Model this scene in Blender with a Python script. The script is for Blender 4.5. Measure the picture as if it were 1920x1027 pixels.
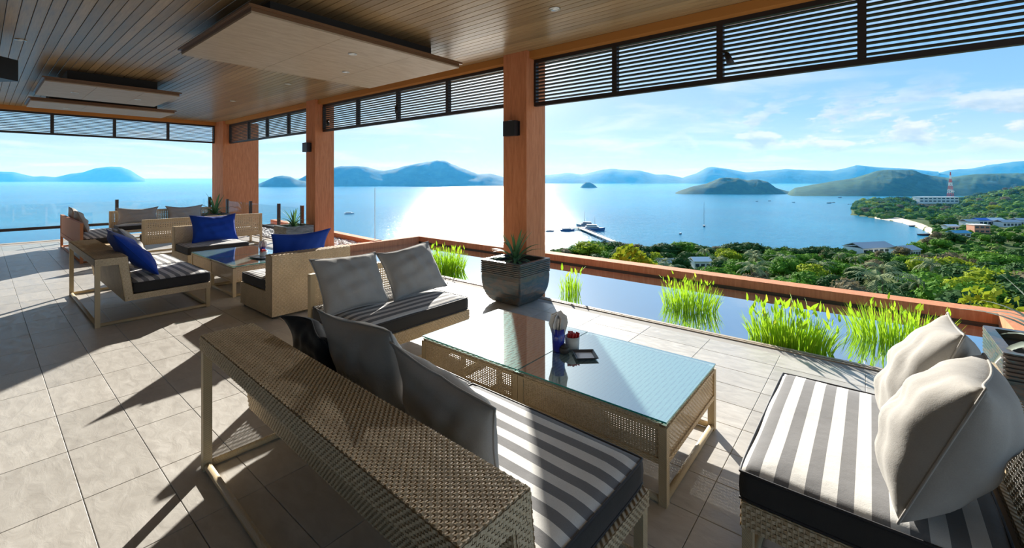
import bpy, bmesh, math, random
from mathutils import Vector, Matrix
R = random.Random(7)
C = bpy.context.scene.collection
S = bpy.context.scene
for o in list(bpy.data.objects):
    bpy.data.objects.remove(o)

# ------------------------------------------------------------------ camera, sky, sun, exposure
FPX, HOR, CAMH = 820.0, 333.0, 1.6
TH = math.radians(39.35)
FW = (-math.sin(TH), math.cos(TH)); RT = (math.cos(TH), math.sin(TH))
cd = bpy.data.cameras.new('camera'); cam = bpy.data.objects.new('camera', cd); C.objects.link(cam)
cam.location = (0, 0, CAMH); cam.rotation_euler = (math.pi/2, 0, TH)
cd.sensor_width = 36; cd.lens = FPX/1920*36; cd.shift_y = -(1027/2-HOR)/1920
cd.clip_start = 0.05; cd.clip_end = 60000
S.camera = cam
vs = S.view_settings
vs.view_transform = 'Standard'; vs.look = 'None'; vs.gamma = 1; vs.use_curve_mapping = False
vs.exposure = 0.2
SUN = Vector((-.6717*math.cos(math.radians(21.2)), .7424*math.cos(math.radians(21.2)), math.sin(math.radians(21.2)))).normalized()
sl = bpy.data.lights.new('sun', 'SUN'); so = bpy.data.objects.new('sun', sl); C.objects.link(so)
sl.energy = 10.5; sl.angle = math.radians(0.6); sl.color = (1, .95, .86)
so.rotation_euler = SUN.to_track_quat('Z', 'Y').to_euler(); so.location = (-8, 9, 8)

W = bpy.data.worlds.new('sky'); S.world = W; W.use_nodes = True

class NT:
    """small node-tree helper"""
    def __init__(s, nt): s.t = nt; nt.nodes.clear()
    def n(s, typ, ins=None, **props):
        nd = s.t.nodes.new(typ)
        for k, v in props.items(): setattr(nd, k, v)
        for k, v in (ins or {}).items():
            sock = nd.inputs[k]
            if isinstance(v, bpy.types.NodeSocket): s.t.links.new(v, sock)
            else: sock.default_value = v
        return nd
    def math(s, op, a, b=0.0, c=None, clamp=False):
        d = {0: a, 1: b}
        if c is not None: d[2] = c
        return s.n('ShaderNodeMath', d, operation=op, use_clamp=clamp).outputs[0]
    def mix(s, f, a, b, bt='MIX'):
        nd = s.n('ShaderNodeMix', {0: f, 6: a, 7: b}, data_type='RGBA', blend_type=bt)
        return nd.outputs[2]
    def ramp(s, f, stops, interp='LINEAR'):
        nd = s.n('ShaderNodeValToRGB', {0: f}); cr = nd.color_ramp; cr.interpolation = interp
        while len(cr.elements) < len(stops): cr.elements.new(0.5)
        for e, (p, c) in zip(cr.elements, stops):
            e.position = p; e.color = (*c, 1) if len(c) == 3 else c
        return nd.outputs[0]
    def smooth(s, x, a, b):
        return s.n('ShaderNodeMapRange', {0: x, 1: a, 2: b, 3: 0., 4: 1.}, interpolation_type='SMOOTHSTEP').outputs[0]

def build_sky():
    k = NT(W.node_tree)
    d = k.n('ShaderNodeTexCoord').outputs['Generated']
    sep = k.n('ShaderNodeSeparateXYZ', {0: d}); z = sep.outputs[2]
    zc = k.math('MAXIMUM', z, 0.0)
    base = k.ramp(zc, [(0.0, (.72, .84, .90)), (.05, (.55, .76, .90)), (.13, (.31, .61, .90)), (.28, (.22, .50, .86)), (.55, (.16, .40, .78)), (1., (.11, .31, .62))])
    # brighter and whiter towards the sun
    dot = k.n('ShaderNodeVectorMath', {0: d, 1: SUN}, operation='DOT_PRODUCT').outputs['Value']
    halo = k.math('POWER', k.math('MAXIMUM', dot, 0.0), 9.0)
    halo2 = k.math('POWER', k.math('MAXIMUM', dot, 0.0), 90.0)
    c1 = k.mix(k.math('MULTIPLY', halo, .62, clamp=True), base, (.88, .95, .97, 1))
    # thin streaky cloud: noise on the plane of the cloud layer
    inv = k.math('DIVIDE', 1.0, k.math('ADD', zc, .07))
    px = k.math('MULTIPLY', sep.outputs[0], inv); py = k.math('MULTIPLY', sep.outputs[1], inv)
    pv = k.n('ShaderNodeCombineXYZ', {0: px, 1: py, 2: 0.0}).outputs[0]
    n1 = k.n('ShaderNodeTexNoise', {'Vector': pv, 'Scale': .55, 'Detail': 7.0, 'Roughness': .56, 'Distortion': .5}).outputs[0]
    wis = k.smooth(n1, .47, .70)
    c2 = k.mix(k.math('MULTIPLY', wis, .62), c1, (.90, .95, .97, 1))
    # low bank of heaped clouds
    sv = k.n('ShaderNodeMapping', {0: d, 'Scale': (9., 9., 22.)}).outputs[0]
    n2 = k.n('ShaderNodeTexNoise', {'Vector': sv, 'Scale': 1.15, 'Detail': 9.0, 'Roughness': .6}).outputs[0]
    band = k.math('MULTIPLY', k.smooth(zc, .03, .065), k.math('SUBTRACT', 1.0, k.smooth(zc, .085, .19)))
    az = k.n('ShaderNodeVectorMath', {0: d, 1: (RT[0]*.74+FW[0]*.67, RT[1]*.74+FW[1]*.67, 0)}, operation='DOT_PRODUCT').outputs['Value']
    cu = k.math('MULTIPLY', k.math('MULTIPLY', k.smooth(n2, .46, .55), band), k.smooth(az, .84, .965))
    shade = k.ramp(k.n('ShaderNodeTexNoise', {'Vector': k.n('ShaderNodeMapping', {0: sv, 'Location': (0, 0, .25)}).outputs[0], 'Scale': 1.15, 'Detail': 9.0, 'Roughness': .6}).outputs[0],
                   [(.46, (.82, .87, .91)), (.62, (.48, .62, .75))])
    c3 = k.mix(k.math('MULTIPLY', cu, .9), c2, shade)
    c4 = k.mix(halo2, c3, (2.6, 2.6, 2.5, 1))
    bg = k.n('ShaderNodeBackground', {0: c4, 1: .95})
    k.t.links.new(bg.outputs[0], k.n('ShaderNodeOutputWorld').inputs[0])
build_sky()

# ------------------------------------------------------------------ helpers
def at(px, py, z):
    """world point at height z seen in direction (px,py) of the photograph"""
    d = FPX*(z-CAMH)/(HOR-py)
    return (d*(FW[0]+RT[0]*(px-960)/FPX), d*(FW[1]+RT[1]*(px-960)/FPX))
def polar(px, d):
    return (d*(FW[0]+RT[0]*(px-960)/FPX), d*(FW[1]+RT[1]*(px-960)/FPX))
def zat(py, d): return CAMH+(HOR-py)*d/FPX

class MB:
    def __init__(s): s.v = []; s.f = []; s.mi = []
    def add(s, vs, fs, mi=0):
        b = len(s.v); s.v += [tuple(v) for v in vs]; s.f += [tuple(i+b for i in f) for f in fs]; s.mi += [mi]*len(fs); return s
    def box(s, x0, x1, y0, y1, z0, z1, mi=0):
        return s.add([(x0,y0,z0),(x1,y0,z0),(x1,y1,z0),(x0,y1,z0),(x0,y0,z1),(x1,y0,z1),(x1,y1,z1),(x0,y1,z1)],
              [(0,3,2,1),(4,5,6,7),(0,1,5,4),(1,2,6,5),(2,3,7,6),(3,0,4,7)], mi)
    def quad(s, a, b, c, d, mi=0): return s.add([a,b,c,d], [(0,1,2,3)], mi)
    def prism(s, poly, axis, a, b, mi=0):
        """poly in the plane across `axis` ('x': poly=(y,z); 'y': (x,z); 'z': (x,y)), extruded a..b"""
        n = len(poly)
        def P(p, t): return {'x': (t,p[0],p[1]), 'y': (p[0],t,p[1]), 'z': (p[0],p[1],t)}[axis]
        return s.add([P(p,a) for p in poly]+[P(p,b) for p in poly],
              [tuple(range(n-1,-1,-1)), tuple(range(n,2*n))]+[(i,(i+1)%n,n+(i+1)%n,n+i) for i in range(n)], mi)
    def tube(s, pts, r, n=8, closed=False, cap=True, mi=0):
        pts = [Vector(p) for p in pts]; m = len(pts); rr = r if isinstance(r, (list,tuple)) else [r]*m
        vs = []; up = None
        for i, p in enumerate(pts):
            a = pts[(i-1)%m] if (i or closed) else p; b = pts[(i+1)%m] if (i < m-1 or closed) else p
            t = (b-a).normalized()
            if up is None: up = Vector((0,0,1)) if abs(t.z) < .9 else Vector((1,0,0))
            x = t.cross(up).normalized(); y = x.cross(t).normalized(); up = y
            for k in range(n):
                an = 2*math.pi*k/n; vs.append(p+(x*math.cos(an)+y*math.sin(an))*rr[i])
        fs = []
        for i in range(m if closed else m-1):
            for k in range(n):
                j = (i+1)%m; fs.append((i*n+k, i*n+(k+1)%n, j*n+(k+1)%n, j*n+k))
        if cap and not closed: fs += [tuple(range(n-1,-1,-1)), tuple((m-1)*n+k for k in range(n))]
        return s.add(vs, fs, mi)
    def lathe(s, prof, n=20, cx=0, cy=0, cz=0, mi=0, a0=0):
        vs = [(cx+r*math.cos(a0+2*math.pi*k/n), cy+r*math.sin(a0+2*math.pi*k/n), cz+z) for r, z in prof for k in range(n)]
        fs = [(i*n+k, i*n+(k+1)%n, (i+1)*n+(k+1)%n, (i+1)*n+k) for i in range(len(prof)-1) for k in range(n)]
        fs += [tuple(range(n-1,-1,-1)), tuple((len(prof)-1)*n+k for k in range(n))]
        return s.add(vs, fs, mi)
    def weave(s, O, U, V, N, pu, pv, amp=.0025, fill=.84, wf=.35, mi=0):
        """over-and-under woven ribbons covering the parallelogram O,U,V on its N side"""
        O, U, V, N = Vector(O), Vector(U), Vector(V), Vector(N).normalized()
        nu = max(2, round(U.length/pu)); nv = max(2, round(V.length/pv))
        for j in range(nv):
            a = (j+.5-fill/2)/nv; b = (j+.5+fill/2)/nv; vs = []
            for i in range(nu+1):
                h = N*(amp+amp*(1 if (i+j)%2 else -1))
                p = O+U*(i/nu)+h; vs += [p+V*a, p+V*b]
            s.add(vs, [(2*i,2*i+2,2*i+3,2*i+1) for i in range(nu)], mi)
        for i in range(nu+1):
            if wf <= 0: break
            c = min(max(i/nu, wf/2/nu), 1-wf/2/nu); a = c-wf/2/nu; b = c+wf/2/nu; h = N*amp
            s.add([O+U*a+h, O+U*b+h, O+U*b+V+h, O+U*a+V+h], [(0,1,2,3)], mi)
        return s
    def build(s, name, mat, parent=None, smooth=False, kind=None):
        me = bpy.data.meshes.new(name); me.from_pydata(s.v, [], s.f)
        for m in (mat if isinstance(mat, (list,tuple)) else [mat]): me.materials.append(m)
        if any(s.mi): me.polygons.foreach_set('material_index', s.mi)
        if smooth: me.polygons.foreach_set('use_smooth', [True]*len(me.polygons))
        me.update()
        o = bpy.data.objects.new(name, me); C.objects.link(o)
        if parent: o.parent = parent
        if kind: o['kind'] = kind
        return o

def tag(o, label=None, cat=None, group=None, kind=None):
    if label: o['label'] = label
    if cat: o['category'] = cat
    if group: o['group'] = group
    if kind: o['kind'] = kind
    return o
def thing(name, label, cat, loc=(0,0,0), rz=0, group=None):
    o = bpy.data.objects.new(name, None); C.objects.link(o); o.empty_display_size = .1
    o.location = loc; o.rotation_euler = (0,0,rz); return tag(o, label, cat, group)
def kids(o): return list(o.children)
def dup(root, loc, rz=0, label=None, group=None, parent=None):
    r = root.copy(); C.objects.link(r)
    if parent is None: r.location = loc; r.rotation_euler = (0,0,rz)
    else: r.parent = parent
    if label: r['label'] = label
    if group: r['group'] = group
    for ch in kids(root):
        if ch.name in bpy.data.objects: dup(ch, None, parent=r)
    return r
def struct(name, mb, mat, **kw):
    o = mb.build(name, mat, **kw); o['kind'] = 'structure'; return o

# ------------------------------------------------------------------ materials
def principled(name, color, rough=.6, metal=0., spec=.5, fn=None, **extra):
    m = bpy.data.materials.new(name); m.use_nodes = True; k = NT(m.node_tree)
    b = k.n('ShaderNodeBsdfPrincipled', {'Base Color': (*color, 1), 'Roughness': rough, 'Metallic': metal, 'Specular IOR Level': spec})
    for q, v in extra.items(): b.inputs[q.replace('_', ' ')].default_value = v
    out = k.n('ShaderNodeOutputMaterial'); k.t.links.new(b.outputs[0], out.inputs[0])
    if fn: fn(k, b, out)
    return m
def link(k, a, b): k.t.links.new(a, b)
def obco(k): return k.n('ShaderNodeTexCoord').outputs['Object']
def noise(k, v, sc, det=4., ro=.55, dist=0.): return k.n('ShaderNodeTexNoise', {'Vector': v, 'Scale': sc, 'Detail': det, 'Roughness': ro, 'Distortion': dist}).outputs[0]
def mapped(k, v, scale, loc=(0,0,0)): return k.n('ShaderNodeMapping', {0: v, 'Scale': scale, 'Location': loc}).outputs[0]
def bump(k, b, h, strength=.3, dist=.01): link(k, k.n('ShaderNodeBump', {'Strength': strength, 'Distance': dist, 'Height': h}).outputs[0], b.inputs['Normal'])
def rnd(k): return k.n('ShaderNodeObjectInfo').outputs['Random']
def wpos(k): return k.n('ShaderNodeNewGeometry').outputs['Position']

def f_tile(k, b, o):
    p = wpos(k)
    n = noise(k, mapped(k, p, (2.2, 5., 1)), 3., 8., .62, .8)
    n2 = noise(k, p, 60., 3.)
    c = k.ramp(n, [(.3, (.43,.405,.37)), (.55, (.51,.485,.445)), (.75, (.57,.545,.505))])
    r = k.math('MULTIPLY_ADD', rnd(k), .16, .92)
    cc = k.mix(1.0, c, k.n('ShaderNodeCombineColor', {0: r, 1: r, 2: r}).outputs[0], 'MULTIPLY')
    link(k, cc, b.inputs['Base Color'])
    link(k, k.math('MULTIPLY_ADD', n, .35, .2), b.inputs['Roughness'])
    bump(k, b, k.math('ADD', n, k.math('MULTIPLY', n2, .15)), .22, .01)
M = {}
M['tile'] = principled('floor_tile', (.45,.43,.4), .4, spec=.5, fn=f_tile)
M['grout'] = principled('grout', (.34,.32,.29), .9)
def f_plank(k, b, o):
    p = obco(k)
    g = noise(k, mapped(k, p, (1.2, 26, 26)), 2.4, 6., .6, .6)
    r = rnd(k)
    c = k.ramp(g, [(.25, (.21,.13,.06)), (.5, (.33,.21,.10)), (.78, (.43,.29,.155))])
    v = k.math('MULTIPLY_ADD', r, .45, .78)
    link(k, k.mix(1.0, c, k.n('ShaderNodeCombineColor', {0: v, 1: v, 2: v}).outputs[0], 'MULTIPLY'), b.inputs['Base Color'])
    link(k, k.math('MULTIPLY_ADD', g, .2, .24), b.inputs['Roughness'])
    bump(k, b, g, .12, .004)
M['plank'] = principled('ceiling_wood', (.3,.16,.07), .3, spec=.35, fn=f_plank)
def f_veneer(k, b, o):
    p = obco(k); g = noise(k, mapped(k, p, (6, 1.6, 6)), 2.5, 6., .6, .5)
    link(k, k.ramp(g, [(.3, (.37,.27,.175)), (.7, (.47,.36,.25))]), b.inputs['Base Color'])
M['veneer'] = principled('panel_veneer', (.4,.28,.17), .5, spec=.3, fn=f_veneer)
M['walnut'] = principled('panel_edge_wood', (.16,.075,.03), .4)
M['dark'] = principled('dark_recess', (.02,.015,.012), .7)
def f_stucco(k, b, o):
    p = wpos(k); n = noise(k, mapped(k, p, (9, 9, 1.1)), 3., 7., .65, .3)
    link(k, k.ramp(n, [(.3, (.50,.175,.075)), (.55, (.63,.235,.105)), (.75, (.70,.30,.15))]), b.inputs['Base Color'])
    bump(k, b, noise(k, p, 55., 5.), .35, .006)
M['stucco'] = principled('terracotta_stucco', (.52,.17,.065), .8, spec=.25, fn=f_stucco)
M['beam'] = principled('beam_paint', (.50,.20,.045), .7, spec=.3)
M['louvre'] = principled('louvre_timber', (.022,.017,.017), .45)
def f_rattan(k, b, o):
    p = obco(k); n = noise(k, p, 5., 3.); n2 = noise(k, p, 160., 2.)
    c = k.ramp(n2, [(.3, (.43,.32,.19)), (.5, (.58,.46,.30)), (.72, (.69,.56,.39))])
    v = k.math('MULTIPLY_ADD', n, .5, .75)
    link(k, k.mix(1.0, c, k.n('ShaderNodeCombineColor', {0: v, 1: v, 2: v}).outputs[0], 'MULTIPLY'), b.inputs['Base Color'])
M['rattan'] = principled('woven_rattan', (.5,.36,.2), .45, spec=.4, fn=f_rattan)
def f_rattan_solid(k, b, o):
    p = wpos(k)
    w1 = k.math('SINE', k.math('MULTIPLY', k.n('ShaderNodeSeparateXYZ', {0: p}).outputs[2], 520.))
    sx = k.n('ShaderNodeSeparateXYZ', {0: p})
    w2 = k.math('SINE', k.math('MULTIPLY', k.math('ADD', sx.outputs[0], sx.outputs[1]), 190.))
    h = k.math('MULTIPLY', w1, w2)
    link(k, k.ramp(k.math('MULTIPLY_ADD', h, .5, .5), [(.0, (.47,.35,.20)), (1., (.69,.55,.36))]), b.inputs['Base Color'])
    bump(k, b, k.math('ADD', h, w2), .5, .004)
M['rattan_solid'] = principled('close_woven_rattan', (.52,.38,.21), .5, spec=.35, fn=f_rattan_solid)
M['rattan_pale'] = principled('sunlit_rattan', (.66,.62,.52), .5, spec=.3)  # lighter copy of the rattan, sunlight on the table weave put into its colour
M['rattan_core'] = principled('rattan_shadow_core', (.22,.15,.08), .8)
M['frame'] = principled('rattan_wrapped_frame', (.53,.42,.26), .5, fn=lambda k, b, o: bump(k, b, k.n('ShaderNodeTexWave', {'Vector': wpos(k), 'Scale': 60., 'Distortion': 1.5}, bands_direction='DIAGONAL').outputs[1], .4, .003))
M['frame_red'] = principled('orange_lit_back', (.50,.20,.085), .75)  # orange of the lit sofa back painted in as base colour
def fabric(name, col, axis=None, pitch=.1, white=(.72,.71,.68), grey=(.20,.20,.205), off=0.):
    def fn(k, b, o):
        p = obco(k); n = noise(k, p, 7., 4.); w = noise(k, p, 260., 2.)
        if axis is not None:
            s = k.n('ShaderNodeSeparateXYZ', {0: p}).outputs[axis]
            fr = k.math('FRACT', k.math('ADD', k.math('DIVIDE', s, pitch), off))
            c = k.mix(k.math('GREATER_THAN', fr, .5), (*white,1), (*grey,1))
        else: c = (*col, 1)
        v = k.math('ADD', k.math('MULTIPLY_ADD', n, .3, .72), k.math('MULTIPLY', w, .22))
        link(k, k.mix(1.0, c, k.n('ShaderNodeCombineColor', {0: v, 1: v, 2: v}).outputs[0], 'MULTIPLY'), b.inputs['Base Color'])
        bump(k, b, k.math('ADD', n, k.math('MULTIPLY', w, .12)), .35, .012)
    return principled(name, col, .88, spec=.15, fn=fn, Sheen_Weight=.12)
M['stripe_y'] = fabric('striped_canvas_across', (.5,.5,.5), 1, .099, off=.28)
M['stripe_x'] = fabric('striped_canvas_along', (.5,.5,.5), 0, .098, off=.16)
M['charcoal'] = fabric('charcoal_canvas', (.042,.040,.039))
M['grey'] = fabric('taupe_grey_linen', (.35,.338,.325))
M['light_grey'] = fabric('pale_grey_linen', (.36,.345,.32))
M['blue'] = fabric('royal_blue_linen', (.008,.048,.33))
M['black'] = fabric('black_linen', (.015,.016,.02))
M['piping'] = principled('black_piping', (.02,.02,.025), .6)
def facing5(k, a, m):
    w = k.n('ShaderNodeLayerWeight', {0: .5}).outputs['Facing']
    f = k.math('MULTIPLY_ADD', k.math('POWER', w, 5.0), m, a, clamp=True)
    return k.math('MULTIPLY', f, k.math('SUBTRACT', 1.0, k.n('ShaderNodeNewGeometry').outputs['Backfacing']))
def f_glass(k, b, o):
    tr = k.n('ShaderNodeBsdfTransparent', {0: (.80,.97,.96,1)})
    gl = k.n('ShaderNodeBsdfGlossy', {0: (.93,1,1,1), 'Roughness': .03})
    f = facing5(k, .48, .5)
    du = k.n('ShaderNodeBsdfDiffuse', {0: (.60,.80,.83,1)})  # milky diffuse veil stands in for sun glare over the glass
    m0 = k.n('ShaderNodeMixShader', {0: .26, 1: tr.outputs[0], 2: du.outputs[0]})
    ms = k.n('ShaderNodeMixShader', {0: f, 1: m0.outputs[0], 2: gl.outputs[0]})
    link(k, ms.outputs[0], o.inputs[0])
M['table_glass'] = principled('green_table_glass', (.5,.8,.8), .02, fn=f_glass)
M['glass_edge'] = principled('glass_edge_green', (.02,.30,.28), .12)
def f_pane(k, b, o):
    tr = k.n('ShaderNodeBsdfTransparent', {0: (.93,.97,.97,1)})
    gl = k.n('ShaderNodeBsdfGlossy', {0: (1,1,1,1), 'Roughness': .01})
    f = facing5(k, .05, .5)
    link(k, k.n('ShaderNodeMixShader', {0: f, 1: tr.outputs[0], 2: gl.outputs[0]}).outputs[0], o.inputs[0])
M['pane'] = principled('balustrade_glass', (.9,.95,.95), .02, fn=f_pane)
M['bronze'] = principled('dark_bronze_metal', (.035,.022,.02), .4, metal=.3)
def f_pool(k, b, o):
    p = wpos(k)
    nb = k.n('ShaderNodeBump', {'Strength': .05, 'Distance': .01, 'Height': noise(k, p, 3., 2.)}).outputs[0]
    df = k.n('ShaderNodeBsdfDiffuse', {0: (.03,.045,.035,1)})
    gl = k.n('ShaderNodeBsdfGlossy', {0: (.86,.92,1,1), 'Roughness': .006, 'Normal': nb})
    f = k.math('MULTIPLY_ADD', k.n('ShaderNodeFresnel', {0: 1.33}).outputs[0], .9, .6, clamp=True)
    link(k, k.n('ShaderNodeMixShader', {0: f, 1: df.outputs[0], 2: gl.outputs[0]}).outputs[0], o.inputs[0])
M['pool'] = principled('pond_water', (.05,.1,.1), .02, fn=f_pool)
M['pool_wall'] = principled('wet_pond_wall', (.07,.04,.02), .5)
M['coping'] = principled('pale_coping', (.42,.35,.27), .6)
M['slot'] = principled('overflow_slot', (.05,.03,.02), .6)
def f_sea(k, b, o):
    p = wpos(k)
    big = noise(k, mapped(k, p, (1, 1, 0)), .004, 5.)
    rip = noise(k, mapped(k, p, (1, 1, 0)), .16, 6., .75); pat = k.math('ADD', k.math('MULTIPLY', big, .55), k.math('MULTIPLY', rip, .45))
    link(k, k.ramp(pat, [(.36, (.004,.13,.25)), (.62, (.016,.26,.40))]), b.inputs['Base Color'])
    w = k.math('ADD', noise(k, mapped(k, p, (1, 1, 0)), .28, 6., .7), k.math('MULTIPLY', noise(k, mapped(k, p, (1, 1, 0)), .05, 3.), .8))
    bump(k, b, w, .45, 1.5)
M['sea'] = principled('sea_water', (.01,.15,.28), .19, spec=.5, fn=f_sea, IOR=1.33)
def ceramic(name, stops):
    def fn(k, b, o):
        p = obco(k); n = noise(k, mapped(k, p, (3, 3, 9)), 1.6, 7., .65, .9)
        link(k, k.ramp(n, stops), b.inputs['Base Color'])
        bump(k, b, noise(k, p, 22., 4.), .25, .006)
    return principled(name, (.05,.08,.09), .33, spec=.6, fn=fn)
M['glaze'] = ceramic('dark_glazed_ceramic', [(.3, (.012,.020,.026)), (.45, (.035,.06,.07)), (.55, (.10,.07,.055)), (.66, (.05,.10,.12))])
M['backwall'] = principled('unseen_back_wall', (.11,.085,.06), .8)  # kept dark to lower the fill light off this added wall
M['glaze_grey'] = ceramic('weathered_grey_ceramic', [(.3, (.10,.105,.10)), (.5, (.21,.21,.20)), (.65, (.32,.31,.29)), (.75, (.15,.16,.155))])
M['soil'] = principled('potting_soil', (.03,.02,.012), .95)
def leafmat(name, a, b_, trans=.35):
    def fn(k, b, o):
        p = obco(k); n = noise(k, p, 3.5, 3.)
        c = k.mix(k.math('ADD', k.math('MULTIPLY', n, .6), k.math('MULTIPLY', rnd(k), .4)), (*a,1), (*b_,1))
        link(k, c, b.inputs['Base Color'])
        tl = k.n('ShaderNodeBsdfTranslucent', {0: c})
        link(k, k.n('ShaderNodeMixShader', {0: trans, 1: b.outputs[0], 2: tl.outputs[0]}).outputs[0], o.inputs[0])
    return principled(name, a, .5, spec=.35, fn=fn)
M['agave'] = leafmat('agave_leaf', (.05,.14,.06), (.16,.32,.11), .3)
M['agave_pale'] = leafmat('silvery_leaf', (.27,.33,.27), (.42,.48,.40), .2)
M['reed'] = leafmat('pond_reed', (.21,.42,.012), (.42,.62,.03), .5)
M['reed_yellow'] = leafmat('pond_reed_yellow', (.30,.42,.02), (.50,.56,.05), .5)
def f_pebble(k, b, o):
    v = k.n('ShaderNodeTexVoronoi', {'Vector': wpos(k), 'Scale': 9.}).outputs['Color']
    g = k.n('ShaderNodeSeparateColor', {0: v}).outputs[0]
    link(k, k.ramp(g, [(0, (.2,.17,.15)), (.5, (.45,.41,.37)), (1, (.7,.67,.62))]), b.inputs['Base Color'])
M['pebble'] = principled('river_pebbles', (.5,.46,.4), .7, fn=f_pebble)
M['plastic_black'] = principled('black_enamel', (.012,.012,.014), .45)
M['chrome'] = principled('brushed_ring', (.7,.68,.64), .3, metal=.9)
M['lens'] = principled('lamp_lens', (.85,.84,.8), .15)
M['white'] = principled('white_paint', (.78,.78,.76), .6)
M['napkin'] = principled('paper_napkin', (.80,.77,.74), .9)
M['blueglass'] = principled('cobalt_glass', (.02,.03,.32), .12, spec=.7)
M['red'] = principled('red_paper', (.55,.03,.03), .6)
M['clearcup'] = principled('frosted_cup', (.55,.56,.52), .3)
M['pot_dark'] = principled('dark_stoneware', (.05,.045,.04), .5)
M['tray_dark'] = principled('dark_lacquer', (.06,.065,.075), .3)
M['tray_white'] = principled('white_porcelain', (.75,.76,.78), .25)

# ------------------------------------------------------------------ setting: floor
floor = struct('floor', MB().box(-16.1, 4.0, -8.0, 4.745, -.30, -.012), M['grout'])
TX, TY = .60, .305
tile_me = None
cells = []
for j in range(-26, 15):
    for i in range(-27, 8):
        x0 = -.63+TX*i; y0 = .33+TY*j
        if y0+TY > 4.76 or x0 < -16.2: continue
        cx, cy = x0+TX/2, y0+TY/2
        d = cx*FW[0]+cy*FW[1]; px = 960+FPX*(cx*RT[0]+cy*RT[1])/d if d > .1 else 9e9
        py = HOR+FPX*CAMH/d if d > .1 else 9e9
        seen = d > .3 and -150 < px < 2050 and py < 1200
        cells.append((0 if seen else 1, d, cx, cy))
cells.sort()
def tile_box(mb, cx, cy, top=0.):
    a, b, c = TX/2-.0014, TY/2-.0014, .002
    mb.add([(cx-a,cy-b,-.012),(cx+a,cy-b,-.012),(cx+a,cy+b,-.012),(cx-a,cy+b,-.012),
            (cx-a,cy-b,top-c),(cx+a,cy-b,top-c),(cx+a,cy+b,top-c),(cx-a,cy+b,top-c),
            (cx-a+c,cy-b+c,top),(cx+a-c,cy-b+c,top),(cx+a-c,cy+b-c,top),(cx-a+c,cy+b-c,top)],
           [(0,1,5,4),(1,2,6,5),(2,3,7,6),(3,0,4,7),(4,5,9,8),(5,6,10,9),(6,7,11,10),(7,4,8,11),(8,9,10,11)])
near = sorted([c for c in cells if c[0] == 0], key=lambda c: c[1])[:300]
nearset = set((c[2], c[3]) for c in near)
t0 = MB(); tile_box(t0, 0, 0); t0 = t0.build('tile', M['tile'], floor); tile_me = t0.data
for q, (_, _, cx, cy) in enumerate(near):
    o = t0 if q == 0 else bpy.data.objects.new('tile', tile_me)
    if q: C.objects.link(o); o.parent = floor
    o.location = (cx, cy, 0)
rest = MB()
for _, _, cx, cy in cells:
    if (cx, cy) not in nearset: tile_box(rest, cx, cy)
rest.build('outer_tiles', M['tile'], floor, kind='stuff')
# ------------------------------------------------------------------ setting: pond in front of the deck
struct('trim_1', MB().box(-9.0, 4.0, 4.745, 4.765, -.3, -.002), M['coping'])
struct('trim_2', MB().box(-9.0, 4.0, 4.765, 4.79, -.3, -.02), M['slot'])
struct('trim_3', MB().box(-9.0, 4.0, 4.79, 4.83, -.3, -.004), M['coping'])
pool = struct('pond', MB().box(-9.0, 1.1, 4.83, 7.2, -.30, -.06), M['pool'])
wf = struct('wall_parapet_front', MB().box(-9.18, 4.0, 7.2, 7.47, -1.6, .085), M['stucco'])
MB().box(-9.0, 1.1, 7.185, 7.199, -.2, -.035).build('wet_band', M['pool_wall'], wf)
struct('wall_parapet_left', MB().box(-9.18, -9.0, 4.80, 7.2, -1.6, .085), M['stucco'])
struct('wall_parapet_right', MB().box(1.1, 1.36, 4.83, 7.2, -1.6, .10), M['stucco'])
struct('wall_parapet_outer', MB().prism([(-16.6,6.62),(-9.1,5.95),(-9.1,6.15),(-16.6,6.82)], 'z', -1.6, .10), M['stucco'])
gb = struct('gravel_bed', MB().prism([(-16.4,5.83),(-15.5,5.83),(-15.5,4.83),(-9.18,4.83),(-9.18,5.96),(-16.4,6.6)], 'z', -.3, -.03), M['soil'])
peb = MB()
ico = bmesh.new(); bmesh.ops.create_icosphere(ico, subdivisions=1, radius=1.0)
IV = [v.co.copy() for v in ico.verts]; IF = [tuple(v.index for v in f.verts) for f in ico.faces]; ico.free()
for _ in range(1500):
    x = R.uniform(-15.4, -9.25); y = R.uniform(4.9, 5.94+(-9.0-x)*.089-.06)
    r = R.uniform(.03, .06); a = R.uniform(0, 6.3); ca, sa = math.cos(a), math.sin(a)
    peb.add([(x+(v.x*ca*1.4-v.y*sa)*r, y+(v.x*sa*1.4+v.y*ca)*r, -.02+v.z*r*.7) for v in IV], IF)
peb.build('pebbles', M['pebble'], gb, smooth=True, kind='stuff')
struct('wall_deck_left', MB().box(-16.35, -16.1, -8.0, 4.8, -1.6, -.004), M['coping'])
struct('wall_deck_front', MB().box(-16.1, -9.18, 4.745, 4.83, -1.6, -.002), M['coping'])

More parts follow.
